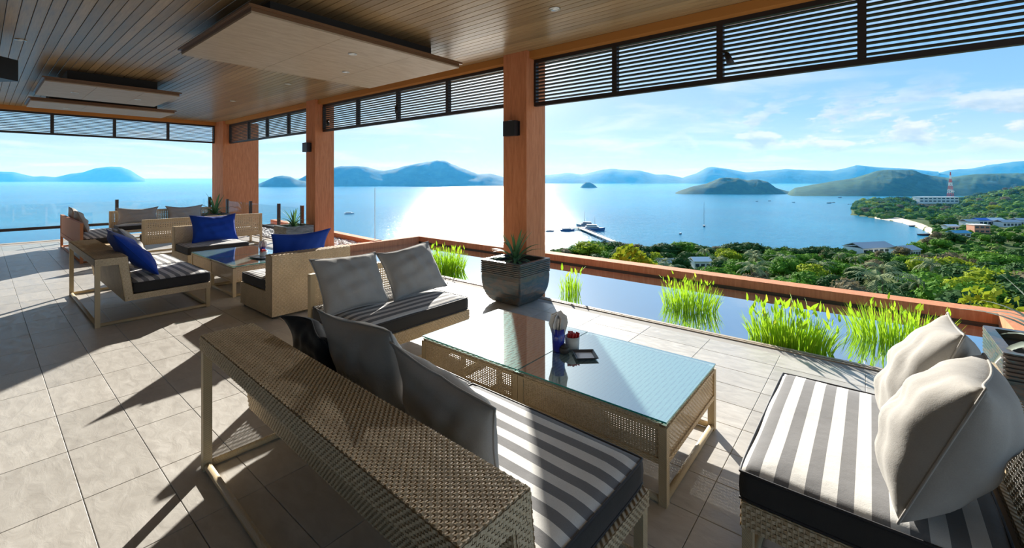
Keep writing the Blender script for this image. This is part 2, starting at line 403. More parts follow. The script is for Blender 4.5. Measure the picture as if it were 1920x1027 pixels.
# ------------------------------------------------------------------ setting: columns, beams, ceiling
col1 = struct('column', MB().box(-4.095, -3.675, 4.80, 5.245, -.3, 3.36), M['stucco'])
col2 = struct('column', MB().box(-10.09, -9.66, 4.80, 5.245, -.3, 3.36), M['stucco'])
col3 = struct('column', MB().box(-16.5, -15.52, 4.80, 5.82, -.3, 3.36), M['stucco'])
struct('trim_beam_front', MB().box(-16.5, 4.0, 4.86, 5.20, 3.262, 3.36), M['beam'])
struct('trim_beam_left', MB().box(-16.45, -16.15, -8.0, 4.86, 3.262, 3.36), M['beam'])
ceiling = struct('ceiling', MB().box(-16.9, 4.4, -8.0, 5.4, 3.375, 3.75), M['dark'])
PW = .0955
pm = None
for i in range(55):
    y0 = 4.86-PW*(i+1)
    if pm is None:
        a, b = PW/2-.0025, .012
        pb = MB().prism([(-a, 0), (-a, -b+.003), (-a+.003, -b), (a-.003, -b), (a, -b+.003), (a, 0)], 'x', -16.15, 4.2)
        o = pb.build('plank', M['plank'], ceiling); pm = o.data
    else:
        o = bpy.data.objects.new('plank', pm); C.objects.link(o); o.parent = ceiling
    o.location = (0, y0+PW/2, 3.372)
struct('wall_back_unseen', MB().box(-16.4, 4.4, -6.2, -6.0, -.3, 3.36), M['backwall'])  # unseen wall, added to keep light from coming in behind the camera
bk = MB()
for i in range(70):
    y = 4.86-PW*56-i*PW
    bk.box(-16.15, 4.2, y, y+PW-.005, 3.36, 3.372)
bk.build('rear_planks', M['plank'], ceiling, kind='stuff')

def ceiling_panel(x0, x1, y0, y1, z, label):
    t = thing('ceiling_panel', label, 'ceiling panel', ((x0+x1)/2, (y0+y1)/2, z), 0, 'dropped ceiling panels')
    hx, hy = (x1-x0)/2, (y1-y0)/2
    b = MB(); b.box(-hx, hx, -hy, hy, .018, .05); b.box(-hx-.03, hx+.03, -hy-.03, hy+.03, .05, .075); b.build('edge_trim', M['walnut'], t)
    MB().box(-hx+.27, hx-.27, -hy+.27, hy-.27, .075, 3.366-z).build('core', M['dark'], t)
    xs = [-hx, hx*.05, hx]; ys = [-hy, -hy*.3, hy*.42, hy]
    for i in range(2):
        for j in range(3):
            MB().box(xs[i]+.002, xs[i+1]-.002, ys[j]+.002, ys[j+1]-.002, 0, .018).build('board', M['veneer'], t)
    return t
ceiling_panel(-6.51, -4.35, 1.57, 4.17, 3.10, 'large dropped timber ceiling panel nearest the camera, above the pillow loveseat')
ceiling_panel(-11.74, -9.9, .65, 2.36, 3.10, 'middle dropped timber ceiling panel of the three, over the blue cushions')
ceiling_panel(-13.86, -12.64, .64, 2.92, 3.10, 'farthest dropped timber ceiling panel, next to the left louvre screens')

def downlight(x, y, z, label, r=.055):
    t = thing('downlight', label, 'downlight', (x, y, z), 0, 'recessed ceiling downlights')
    MB().lathe([(r*.62,.004),(r,.004),(r,-.004),(r*.72,-.006),(r*.62,.003)], 20).build('ring', M['chrome'], t, smooth=True)
    MB().lathe([(r*.5,.002),(r*.3,-.003),(.002,-.004)], 14).build('lamp', M['lens'], t, smooth=True)
downlight(-2.545, 3.805, 3.355, 'round chrome downlight in the planks right of the front column', .06)
downlight(-4.85, 2.87, 3.096, 'chrome downlight set in the large dropped ceiling panel', .05)
downlight(-5.75, 3.30, 3.096, 'second chrome downlight in the large dropped panel, towards the middle column', .05)
downlight(-8.45, 3.68, 3.355, 'small downlight in planks between large panel and the middle column')
downlight(-11.31, 3.70, 3.355, 'small bright downlight in planks nearest the far corner pillar')
downlight(-8.39, .34, 3.355, 'downlight in the planks beside the black ceiling loudspeaker')
downlight(-10.82, 1.07, 3.096, 'left downlight of the two in the middle dropped panel', .05)
downlight(-10.84, 1.93, 3.096, 'right downlight of the two in the middle dropped panel', .05)
downlight(-13.40, 1.20, 3.096, 'downlight in the farthest dropped ceiling panel', .05)

# ------------------------------------------------------------------ louvre screens under the beams
slat_cache = {}
def louvre(x0, x1, z0, z1, label, loc, rz, n=11):
    """screen in local x from x0 to x1, thickness along local y"""
    t = thing('louvre_screen', label, 'louvre screen', loc, rz, 'timber louvre screens')
    MB().box(x0, x1, -.03, .03, z0, z0+.055).build('bottom_rail', M['louvre'], t)
    MB().box(x0, x1, -.03, .03, z1-.05, z1).build('top_rail', M['louvre'], t)
    for a in (x0, x1-.032): MB().box(a, a+.032, -.035, .035, z0+.055, z1-.05).build('stile', M['louvre'], t)
    L = round(x1-x0-.064, 3)
    if L not in slat_cache:
        slat_cache[L] = MB().prism([(-.024,-.005),(.022,-.008),(.022,.006),(-.024,.009)], 'x', 0, L)
        me = bpy.data.meshes.new('slat'); me.from_pydata(slat_cache[L].v, [], slat_cache[L].f); me.materials.append(M['louvre']); slat_cache[L] = me
    h = (z1-z0-.105)/(n+.3)
    for i in range(n):
        o = bpy.data.objects.new('slat', slat_cache[L]); C.objects.link(o); o.parent = t
        o.location = (x0+.032, 0, z0+.055+h*(i+.65))
def bay(bounds, z0, where, extra=''):
    names = ['first', 'second', 'third', 'fourth', 'fifth', 'sixth']
    for i in range(len(bounds)-1):
        louvre(bounds[i], bounds[i+1], z0, 3.262, 'dark louvre screen, %s from left, %s' % (names[i], where), (0, 5.0, 0), 0)
bay([-3.672, -2.442, -1.234, -.06, 1.15, 2.36], 2.605, 'right of the front column')
bay([-9.655, -8.23, -6.86, -5.48, -4.10], 2.645, 'between front and middle columns')
bay([-15.515, -14.02, -12.74, -11.44, -10.095], 2.665, 'between pillar and middle column')
lb = [4.80, 3.60, 2.40, 1.20, 0.0, -1.2, -2.4]
for i in range(6):
    nm = ['first', 'second', 'third', 'fourth', 'fifth', 'sixth'][i]
    louvre(0, 1.2, 2.70, 3.262, 'dark timber louvre screen on the left side, %s from the corner pillar' % nm, (-16.3, lb[i+1], 0), math.pi/2)
# small spotlights clamped to the louvres
def spot(x, z, label):
    t = thing('spotlight', label, 'spotlight', (x, 4.95, z), 0, 'small spotlights on the louvres')
    MB().tube([(0,0,.06),(.05,-.03,.03),(.07,-.05,-.01)], .012, 8).build('bracket', M['plastic_black'], t)
    MB().tube([(.05,-.05,.02),(.09,-.06,-.09)], [.026,.036], 12).build('lamp_head', M['plastic_black'], t, smooth=True)
spot(-6.84, 2.89, 'small black spotlight clamped to louvre between front and middle columns')
spot(-1.20, 2.86, 'small black spotlight clamped to the louvre right of front column')
spot(-9.35, 2.84, 'small black spotlight on the louvre beside the middle column')

def sconce(xc, label):
    t = thing('wall_lamp', label, 'wall lamp', (xc, 4.80, 2.29), 0, 'black wall lamps on the columns')
    MB().box(-.12, .12, -.02, -.001, -.10, .10).build('back_plate', M['plastic_black'], t)
    MB().box(-.105, .105, -.105, -.02, -.105, .105).build('shade', M['plastic_black'], t)
    MB().lathe([(.04,0),(.04,.006),(.02,.01)], 12, 0, -.06, .105).build('lens', M['lens'], t)
sconce(-3.91, 'black box wall lamp on the front column')
sconce(-9.95, 'black box wall lamp on the middle column')

# loudspeaker hanging from the ceiling at the left edge
sx, sy = at(22, 128, 3.02)
t = thing('loudspeaker', 'black loudspeaker hanging under the ceiling planks at the left edge', 'speaker', (sx-.16, sy-.13, 3.02), .62)
b = MB().prism([(-.12,-.15),(.16,-.15),(.12,.15),(-.16,.15)], 'z', -.14, .14); b.build('cabinet', M['plastic_black'], t)
MB().tube([(0,0,.14),(0,0,.338)], .018, 8).build('bracket', M['plastic_black'], t)
MB().box(-.10, .12, -.158, -.151, -.12, .12).build('grille', M['charcoal'], t)

# ------------------------------------------------------------------ glass balustrades
def balustrade(p, q, label, n, ztop=.99, posts=None):
    p, q = Vector((*p, 0)), Vector((*q, 0)); L = (q-p).length; rz = math.atan2(q.y-p.y, q.x-p.x)
    t = thing('glass_balustrade', label, 'balustrade', p, rz, 'glass balustrades round the terrace')
    MB().box(0, L, -.025, .025, .29, .36).build('bottom_rail', M['bronze'], t)
    ps = posts or [L*i/n for i in range(n+1)]
    for a in ps: MB().box(a-.035, a+.035, -.03, .03, 0.0, ztop).build('post', M['bronze'], t)
    for a, b in zip(ps[:-1], ps[1:]): MB().box(a+.05, b-.05, -.006, .006, .36, ztop-.05).build('pane', M['pane'], t)
balustrade((-16.23, 4.7), (-16.23, -5.0), 'glass balustrade along the left terrace edge facing open sea', 4, posts=[0.05, 2.26, 4.45, 6.65, 8.85])
balustrade((-15.47, 4.79), (-10.2, 4.79), 'glass balustrade between corner pillar and middle column beside the gravel', 3, .95, posts=[.35, 2.15, 3.95, 5.2])

# ------------------------------------------------------------------ furniture builders
def mesh_obj(name, bm, mats, parent=None, smooth=True):
    me = bpy.data.meshes.new(name); bm.to_mesh(me); bm.free()
    for m in mats: me.materials.append(m)
    if smooth: me.polygons.foreach_set('use_smooth', [True]*len(me.polygons))
    o = bpy.data.objects.new(name, me); C.objects.link(o)
    if parent: o.parent = parent
    return o
def cushion(label, cx, cy, z, lx, ly, h, stripe, rz=0, group='striped seat cushions', seed=1):
    """padded box cushion with a striped top, a dark border and piping; (cx,cy) its centre, z its underside"""
    nx, ny = 22, 22; r = .022; rr = random.Random(seed)
    ph = [rr.uniform(0, 6) for _ in range(4)]
    def out(s, t, inset=0.):
        # rounded rectangle param
        return (s*(lx/2-inset), t*(ly/2-inset))
    v = []; f = []; mi = []
    def top(u, w):
        e = min(1-abs(u), 1-abs(w)); e = min(e*5, 1)
        return h-.012+.018*math.sin(e*math.pi/2)+.003*math.sin(u*5+ph[0])*math.sin(w*6+ph[1])
    for j in range(ny+1):
        for i in range(nx+1):
            u = -1+2*i/nx; w = -1+2*j/ny
            # soften corners
            k = 1-.012*(abs(u)*abs(w))**6
            v.append((u*lx/2*k, w*ly/2*k, top(u, w)))
    for j in range(ny):
        for i in range(nx):
            a = j*(nx+1)+i; f.append((a, a+1, a+nx+2, a+nx+1)); mi.append(0)
    ring = [i for i in range(nx)]+[nx+(nx+1)*j for j in range(ny)]+[ny*(nx+1)+nx-i for i in range(nx)]+[(ny-j)*(nx+1) for j in range(ny)]
    base = len(v); n = len(ring)
    lv = [(h-.03, 1.008), (h*.5, 1.012), (.02, 1.006), (.0, .985)]
    for z_, s_ in lv:
        for q in ring: v.append((v[q][0]*s_, v[q][1]*s_, z_))
    prev = ring
    for l in range(len(lv)):
        cur = [base+l*n+q for q in range(n)]
        for q in range(n):
            f.append((prev[q], cur[q], cur[(q+1)%n], prev[(q+1)%n])); mi.append(1)
        prev = cur
    f.append(tuple(reversed(prev))); mi.append(1)
    me = bpy.data.meshes.new('seat_cushion'); me.from_pydata(v, [], f); me.materials.append(stripe); me.materials.append(M['charcoal'])
    me.polygons.foreach_set('material_index', mi); me.polygons.foreach_set('use_smooth', [True]*len(f)); me.update()
    o = bpy.data.objects.new('seat_cushion', me); C.objects.link(o); o.location = (cx, cy, z); o.rotation_euler = (0,0,rz)
    tag(o, label, 'cushion', group)
    for zz, nm in ((h-.012, 'piping'), (.012, 'piping')):
        MB().tube([(v[q][0]*1.004, v[q][1]*1.004, zz) for q in ring], .0055, 6, closed=True).build(nm, M['piping'], o, smooth=True)
    return o
def pillow(label, p, face, w, h, t, mat, lean=18, roll=0, group=None, seed=1, bend=0., slump=0., pin=.10):
    """scatter pillow standing on its lower edge at p; face = compass angle of its front in degrees, lean = tilt backwards"""
    rr = random.Random(seed); n = 26; v = []; f = []
    ph = [rr.uniform(0, 6.3) for _ in range(10)]
    def P(u, q, side):
        ex = 1-pin*(1-q*q)*abs(u)**3; ey = 1-pin*(1-u*u)*abs(q)**3
        x = u*w/2*ex; y = q*h/2*ey
        k = max(0., (1-abs(u)**2.6)*(1-abs(q)**2.6))
        z = t/2*k**.55
        a = math.atan2(q, u); rad = math.hypot(u, q)
        # creases running in from the corners and a few soft folds
        cr = math.cos(a*4+math.pi)*.5+.5
        z *= 1-.16*cr*min(1, rad*.9)
        fold = .010*math.sin(7*u+5*q+ph[0])*math.sin(3*q-4*u+ph[1])+.007*math.sin(11*q-3*u+ph[2])+.005*math.sin(17*u+6*q+ph[3])
        z += fold*k*(1. if side > 0 else .7)*min(1., t/.16)
        z = z*side
        if k <= 1e-9: z = 0
        z += bend*(u*u-.33)+.012*math.sin(3*u+ph[4])*q+slump*max(0, q)**2*abs(u)
        y -= abs(slump)*.35*max(0, q)*abs(u)**2
        y += .012*math.sin(2.5*u+ph[5])*max(0, q)
        return (x, y+h/2, z)
    for side in (1, -1):
        for j in range(n+1):
            for i in range(n+1): v.append(P(-1+2*i/n, -1+2*j/n, side))
    N = (n+1)*(n+1)
    for j in range(n):
        for i in range(n):
            a = j*(n+1)+i; q = (a, a+1, a+n+2, a+n+1); f.append(q); f.append(tuple(N+b for b in reversed(q)))
    bm = bmesh.new()
    vs = [bm.verts.new(c) for c in v]; bm.verts.ensure_lookup_table()
    for q in f:
        try: bm.faces.new([vs[i] for i in q])
        except ValueError: pass
    bmesh.ops.remove_doubles(bm, verts=bm.verts, dist=.0004)
    o = mesh_obj('pillow', bm, [mat]); tag(o, label, 'pillow', group)
    # stitched edge
    ed = [P(-1+2*i/n, -1, 1) for i in range(n)]+[P(1, -1+2*i/n, 1) for i in range(n)]+[P(1-2*i/n, 1, 1) for i in range(n)]+[P(-1, 1-2*i/n, 1) for i in range(n)]
    MB().tube(ed, .0045, 5, closed=True).build('seam', mat, o, smooth=True)
    a = math.radians(face); l = math.radians(lean)
    F = Vector((math.cos(a), math.sin(a), 0)); up = Vector((0,0,1))
    Y = up*math.cos(l)-F*math.sin(l); Z = F*math.cos(l)+up*math.sin(l); X = Y.cross(Z)
    m = Matrix(((X.x,Y.x,Z.x),(X.y,Y.y,Z.y),(X.z,Y.z,Z.z))).to_4x4()
    o.matrix_world = Matrix.Translation(Vector(p)) @ m @ Matrix.Rotation(math.radians(roll), 4, 'Z')
    return o

def rails(t, x0, x1, y0, y1, r, zc, mat, which='frbl'):
    for c in which:
        pts = {'f': [(x0,y1,zc),(x1,y1,zc)], 'r': [(x1,y0,zc),(x1,y1,zc)], 'b': [(x0,y0,zc),(x1,y0,zc)], 'l': [(x0,y0,zc),(x0,y1,zc)]}[c]
        MB().tube(pts, r, 8).build('floor_rail', mat, t, smooth=True)
def leg(t, x, y, z0, z1, r, mat): MB().box(x-r, x+r, y-r, y+r, z0, z1).build('leg', mat, t)

def shelf_sofa(label, x0, x1, yr, rz, pitch):
    """sofa whose backrest folds into a wide shelf; origin at rear left foot, +y towards its front"""
    L = x1-x0
    t = thing('rattan_sofa', label, 'sofa', (x0, yr, 0), rz, 'shelf-backed rattan sofas')
    prof = [(.0,.652),(.0,.73),(.262,.73),(.312,.30),(1.05,.305),(1.05,.235),(.245,.235),(.19,.652)]
    MB().prism(prof, 'x', .0, L).build('body', M['rattan_solid'], t)
    k = MB(); e = .0015
    k.weave((0,0,.73+e), (L,0,0), (0,.262,0), (0,0,1), pitch, pitch*.86, .003)
    k.weave((0,-e,.652), (L,0,0), (0,0,.078), (0,-1,0), pitch, pitch*.86, .0025)
    k.weave((0,.262+e,.73), (L,0,0), (0,.05,-.43), (0,1,.1), pitch, pitch, .0025)
    k.weave((0,.19-e,.652), (L,0,0), (0,.055,-.417), (0,-1,0), pitch, pitch, .0025)
    k.weave((0,1.05+e,.235), (L,0,0), (0,0,.07), (0,1,0), pitch, pitch*.86, .0025)
    for xx, nn in ((L+e, 1), (-e, -1)):
        k.weave((xx,0,.652), (0,.262,0), (0,0,.078), (nn,0,0), pitch, pitch, .0022)
        k.weave((xx,.20,.652), (0,.062,0), (0,.05,-.40), (nn,0,0), pitch, pitch, .0022)
        k.weave((xx,.25,.235), (0,.80,0), (0,0,.068), (nn,0,0), pitch, pitch, .0022)
    k.build('woven_strands', M['rattan'], t, kind='stuff')
    for x in (.022, L-.022):
        leg(t, x, .022, 0, .652, .021, M['frame']); leg(t, x, 1.028, 0, .235, .021, M['frame'])
    rails(t, .022, L-.022, .022, 1.028, .019, .021, M['frame'])
    return t
def rot(x0, y0, rz, lx, ly): return (x0+lx*math.cos(rz)-ly*math.sin(rz), y0+lx*math.sin(rz)+ly*math.cos(rz))

RZ = math.radians(-1.6)
shelf_sofa('large shelf-backed rattan sofa in the foreground, seen from behind', -2.85, -.745, .775, RZ, .0135)
for i, (a, b, lab) in enumerate([(.02, 1.045, 'left seat cushion of the foreground sofa, striped grey and white'), (1.055, 2.085, 'right seat cushion of the foreground sofa, striped, grey border in front')]):
    cx, cy = rot(-2.85, .775, RZ, (a+b)/2, .685)
    cushion(lab, cx, cy, .307, b-a, .735, .125, M['stripe_y'], RZ, seed=i+3)
shelf_sofa('shelf-backed rattan sofa with blue pillow, left of the farther glass tables', -8.44, -6.355, .78, 0, .022)
for i, (a, b, lab) in enumerate([(.02, 1.035, 'left cushion of the sofa with blue pillow, grey and white stripes'), (1.045, 2.075, 'right cushion of the sofa with blue pillow, charcoal border towards the camera')]):
    cushion(lab, -8.44+(a+b)/2, .78+.685, .307, b-a, .735, .125, M['stripe_y'], 0, seed=i+7)

def loveseat(label, x, y, rz, w=1.14, d=.95, mb=M['frame']):
    """armless two-seat frame with an open woven back; origin on the floor under its middle, +x towards its front"""
    t = thing('rattan_loveseat', label, 'sofa', (x, y, 0), rz, 'open-backed rattan loveseats')
    h = w/2; X0, X1 = -d/2, d/2; p = .0175
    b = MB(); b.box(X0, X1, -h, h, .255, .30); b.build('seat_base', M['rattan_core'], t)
    k = MB()
    for nn in (1, -1):
        b = MB(); b.box(X0, X1, (h-.04 if nn > 0 else -h), (h if nn > 0 else -h+.04), .20, .305); b.build('apron', M['rattan_solid'], t)
        k.weave((X0, nn*(h+.0015), .20), (d,0,0), (0,0,.10), (0,nn,0), p, p, .0025)
    b = MB(); b.box(X1-.04, X1, -h+.04, h-.04, .20, .305); b.build('apron', M['rattan_solid'], t)
    k.weave((X1+.0015, -h, .20), (0,w,0), (0,0,.10), (1,0,0), p, p, .0025)
    # open back: posts, top rail, lower rail, see-through weave
    for s in (1, -1): MB().box(X0, X0+.055, s*h-(.045 if s > 0 else 0), s*h+(0 if s > 0 else .045), 0, .715).build('back_post', M['frame'], t)
    MB().box(X0, X0+.055, -h+.045, h-.045, .665, .715).build('top_rail', M['rattan_solid'], t)
    MB().box(X0, X0+.05, -h+.045, h-.045, .28, .33).build('lower_rail', M['rattan_solid'], t)
    k.weave((X0+.027, -h+.045, .33), (0,w-.09,0), (0,0,.335), (1,0,0), .026, .024, .003, .55, .5)
    k.build('woven_strands', M['rattan'], t, kind='stuff')
    for s in (1, -1): leg(t, X1-.02, s*(h-.02), 0, .20, .0195, M['frame'])
    rails(t, X0+.02, X1-.02, -h+.02, h-.02, .017, .019, M['frame'])
    return t
loveseat('rattan loveseat with two grey pillows, between the near table and armchair', -3.53, 2.49, 0)
cushion('striped cushion of the loveseat under two grey pillows', -3.495, 2.49, .303, .87, 1.13, .13, M['stripe_x'], seed=11)
loveseat('rattan loveseat at the right edge with two pale pillows', .03, 2.51, math.pi, 1.14, .86)
cushion('bright striped cushion with black border on the right-edge loveseat', -.03, 2.51, .303, .76, 1.14, .13, M['stripe_x'], seed=12)

def armchair(label, x, y, rz, w=.95, d=.92):
    t = thing('rattan_armchair', label, 'armchair', (x, y, 0), rz, 'solid rattan armchairs')
    h = w/2; X0, X1 = -d/2, d/2; p = .024; bt = .165
    MB().prism([(X0,.03),(X0,.715),(X0+bt,.715),(X0+bt,.295),(X1,.295),(X1,.03)], 'y', -h, h).build('body', M['rattan_solid'], t)
    k = MB(); e = .0015
    k.weave((X0-e,-h,.03), (0,w,0), (0,0,.685), (-1,0,0), p, p, .0025)
    k.weave((X0,-h,.715+e), (bt,0,0), (0,w,0), (0,0,1), p, p, .0025)
    k.weave((X0+bt+e,-h,.30), (0,w,0), (0,0,.415), (1,0,0), p, p, .0025)
    k.weave((X1+e,-h,.03), (0,w,0), (0,0,.265), (1,0,0), p, p, .0025)
    for nn in (1, -1):
        k.weave((X0,nn*(h+e),.03), (bt,0,0), (0,0,.685), (0,nn,0), p, p, .0025)
        k.weave((X0+bt,nn*(h+e),.03), (d-bt,0,0), (0,0,.265), (0,nn,0), p, p, .0025)
    k.build('woven_strands', M['rattan'], t, kind='stuff')
    for sx_ in (X0+.05, X1-.05):
        for s in (1, -1): MB().box(sx_-.025, sx_+.025, s*(h-.05)-.025, s*(h-.05)+.025, 0, .03).build('foot', M['plastic_black'], t)
    return t
armchair('solid rattan armchair seen from behind with a blue pillow over its back', -5.66, 2.565, math.pi)
cushion('dark-bordered striped cushion on the armchair seen from behind', -5.745, 2.565, .297, .745, .93, .125, M['stripe_x'], group='armchair cushions', seed=13)
armchair('solid rattan armchair facing the camera with a large blue pillow', -9.33, 2.70, 0)
cushion('black-bordered striped cushion on the armchair facing the camera', -9.245, 2.70, .297, .745, .93, .125, M['stripe_x'], group='armchair cushions', seed=14)

def table(label, cx, cy, w=.92, d=.875, h=.415, lower=.205, p=.0155, glabel='', rz=0):
    t = thing('coffee_table', label, 'table', (cx, cy, 0), rz, 'square rattan coffee tables')
    a, b = w/2, d/2; z1 = h-.012
    k = MB()
    for nn in (1, -1):
        k.weave((-a+.04, nn*(b-.012), lower), (w-.08,0,0), (0,0,z1-lower), (0,nn,0), p, p*.75, .0025, .80, .74)
        k.weave((nn*(a-.012), -b+.04, lower), (0,d-.08,0), (0,0,z1-lower), (nn,0,0), p, p*.75, .0025, .80, .74)
    k.build('woven_strands', M['rattan'], t, kind='stuff')
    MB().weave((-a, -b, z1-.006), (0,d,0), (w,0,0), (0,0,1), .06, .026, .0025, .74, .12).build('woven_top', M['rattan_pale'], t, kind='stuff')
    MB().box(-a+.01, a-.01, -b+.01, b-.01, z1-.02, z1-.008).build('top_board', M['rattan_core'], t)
    for nn in (1, -1):
        MB().box(-a+.04, a-.04, nn*(b-.012)-.010, nn*(b-.012)+.010, lower-.006, lower+.02).build('lower_edge', M['rattan_solid'], t)
        MB().box(nn*(a-.012)-.010, nn*(a-.012)+.010, -b+.04, b-.04, lower-.006, lower+.02).build('lower_edge', M['rattan_solid'], t)
        MB().box(-a+.04, a-.04, nn*(b-.012)-.010, nn*(b-.012)+.010, z1-.035, z1-.02).build('upper_edge', M['rattan_solid'], t)
        MB().box(nn*(a-.012)-.010, nn*(a-.012)+.010, -b+.04, b-.04, z1-.035, z1-.02).build('upper_edge', M['rattan_solid'], t)
    for sx_ in (1, -1):
        for sy_ in (1, -1): leg(t, sx_*(a-.02), sy_*(b-.02), 0, z1-.02, .02, M['frame'])
    rails(t, -a+.02, a-.02, -b+.02, b-.02, .018, .02, M['frame'])
    g = MB(); g.box(-a+.002, a-.002, -b+.004, b-.004, h-.008, h)
    g.mi = [1 if i not in (0, 1) else 0 for i in range(6)]
    g.build('glass_top', [M['table_glass'], M['glass_edge']], t)
    return t
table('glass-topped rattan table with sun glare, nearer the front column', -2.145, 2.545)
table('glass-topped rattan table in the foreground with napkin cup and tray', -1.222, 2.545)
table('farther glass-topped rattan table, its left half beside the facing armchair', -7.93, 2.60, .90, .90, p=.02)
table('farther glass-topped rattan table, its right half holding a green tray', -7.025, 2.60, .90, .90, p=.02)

# far-left seating group
def wall_sofa(label, x, y, rz, L, d=.85, mat=None, ztop=.75, backmat=None):
    """sofa on a sled frame; origin under the middle of its back, +y towards its front"""
    t = thing('rattan_sofa', label, 'sofa', (x, y, 0), rz, 'sled-framed sofas at the far edge')
    h = L/2
    for s in (1, -1):
        MB().box(s*h-.022, s*h+.022, -.022, .022, 0, ztop).build('leg', backmat or M['frame'], t)
        MB().box(s*h-.022, s*h+.022, d-.022, d+.022, 0, .30).build('leg', backmat or M['frame'], t)
    k = MB(); p = .03
    MB().box(-h+.022, h-.022, -.02, .03, ztop-.05, ztop).build('top_rail', backmat or M['rattan_solid'], t)
    MB().box(-h+.022, h-.022, -.02, .03, .26, .34).build('lower_rail', backmat or M['rattan_solid'], t)
    if backmat: MB().box(-h+.022, h-.022, -.012, .02, .34, ztop-.05).build('back_panel', backmat, t)
    else: k.weave((-h+.022, 0, .34), (L-.044,0,0), (0,0,ztop-.39), (0,-1,0), .04, .035, .003, .7, .62)
    MB().box(-h, h, .03, d, .235, .30).build('seat_base', M['rattan_solid'], t)
    k.weave((-h, d+.002, .235), (L,0,0), (0,0,.065), (0,1,0), p, p, .002)
    k.build('woven_strands', M['rattan'], t, kind='stuff')
    rails(t, -h, h, 0, d, .018, .02, backmat or M['frame'])
    return t
wall_sofa('far sofa with an orange-lit plain back panel, at the left end of the corner group', -12.9, 1.215, 0, 3.06, .80, backmat=M['frame_red'])
cushion('long pale striped cushion on the far sofa with orange back', -12.9, 1.66, .302, 2.2, .74, .11, M['stripe_y'], seed=21)
wall_sofa('far sofa with see-through woven back turned towards the camera', -11.33, 3.20, math.pi/2, 2.2, .62)
cushion('cushion on the far sofa turned away from the camera', -11.66, 3.20, .302, .52, 2.1, .11, M['stripe_x'], seed=22)
wall_sofa('farthest sofa along the glass balustrade, holding two grey pillows', -14.95, 3.27, -math.pi/2, 2.3, .72)
cushion('cushion on the farthest sofa beside the glass balustrade', -14.55, 3.27, .302, .62, 2.2, .11, M['stripe_x'], seed=23)

# ------------------------------------------------------------------ pillows
g = 'pillows on the foreground sofa'
pillow('black pillow, leftmost on the foreground sofa', (-2.40, 1.235, .437), 90, .46, .40, .13, M['black'], 12, 2, g, 31, slump=-.05, pin=.13)
pillow('large grey pillow in the middle of the foreground sofa, folded top corner', (-1.93, 1.29, .437), 90, .66, .50, .18, M['grey'], 14, -2, g, 32, slump=-.03)
pillow('grey pillow, rightmost on the foreground sofa, slouching', (-1.36, 1.255, .437), 88, .62, .43, .16, M['grey'], 12, 7, g, 33, slump=-.04, pin=.16)
g = 'grey pillows on the loveseat by the planter'
pillow('left grey pillow on the loveseat behind the near table', (-3.47, 2.13, .44), 6, .68, .52, .19, M['grey'], 30, -2, g, 34)
pillow('right grey pillow on the loveseat, nearer the front column', (-3.46, 2.80, .44), -2, .66, .52, .19, M['grey'], 30, 3, g, 35)
g = 'pale pillows on the right-edge loveseat'
pillow('pale grey pillow on right-edge loveseat, nearer the pond', (.09, 2.70, .442), 178, .54, .55, .27, M['light_grey'], 22, 3, g, 36, pin=.04)
pillow('pale grey pillow on right-edge loveseat, nearest the camera', (.09, 2.185, .442), 171, .54, .54, .31, M['light_grey'], 24, 6, g, 37, pin=.04)
pillow('royal blue pillow on the sofa left of the farther tables', (-6.90, 1.40, .44), 86, .62, .68, .19, M['blue'], 40, 3, None, 38)
pillow('charcoal grey pillow behind the blue pillow on that sofa', (-7.58, 1.46, .44), 90, .60, .60, .17, M['grey'], 34, -4, None, 39)
pillow('royal blue pillow hanging over the back of the armchair seen from behind', (-5.66, 2.58, .43), 180, .74, .52, .15, M['blue'], 14, 0, None, 40, slump=-.02, pin=.14)
pillow('large royal blue pillow on the armchair facing the camera', (-9.35, 2.78, .43), 0, .74, .50, .18, M['blue'], 18, 0, None, 41)
g = 'grey pillows on the far sofas'
pillow('grey pillow on the farthest sofa, left of the rail post', (-14.62, 2.62, .42), 0, .86, .42, .15, M['grey'], 16, 0, g, 42, pin=.16)
pillow('grey pillow on the farthest sofa, right of the rail post', (-14.62, 3.62, .42), 0, .86, .42, .15, M['grey'], 16, 0, g, 43, pin=.16)
pillow('crumpled beige pillow leaning on the orange-backed far sofa, outermost', (-13.85, 1.44, .42), 90, .6, .52, .17, M['light_grey'], 14, 3, g, 44)
pillow('beige pillow leaning on the orange-backed far sofa, beside the woven back', (-12.95, 1.46, .42), 90, .6, .50, .17, M['grey'], 18, -3, g, 45)

# ------------------------------------------------------------------ planters with agaves
def leaf_mesh(name, mat, L=1., w=.06, bendk=.5, n=8, fold=.25, th=0.):
    """one arching pointed leaf growing from the origin along +x and up; bendk sets how far it droops"""
    v = []; f = []
    for i in range(n+1):
        s = i/n; a = math.radians(78)-bendk*s*1.9
        if i == 0: x = z = 0.; 
        else: x += L/n*math.cos(a); z += L/n*math.sin(a)
        ww = w*(.55+.9*s if s < .35 else .865)*(1-max(0, (s-.3)/.7)**1.7)
        nx, nz = -math.sin(a), math.cos(a)
        v += [(x+nx*ww*fold, -ww, z+nz*ww*fold), (x, 0, z), (x+nx*ww*fold, ww, z+nz*ww*fold)]
    for i in range(n):
        for q in range(2): a = 3*i+q; f.append((a, a+1, a+4, a+3))
    me = bpy.data.meshes.new(name); me.from_pydata(v, [], f); me.materials.append(mat)
    me.polygons.foreach_set('use_smooth', [True]*len(f)); me.update(); return me
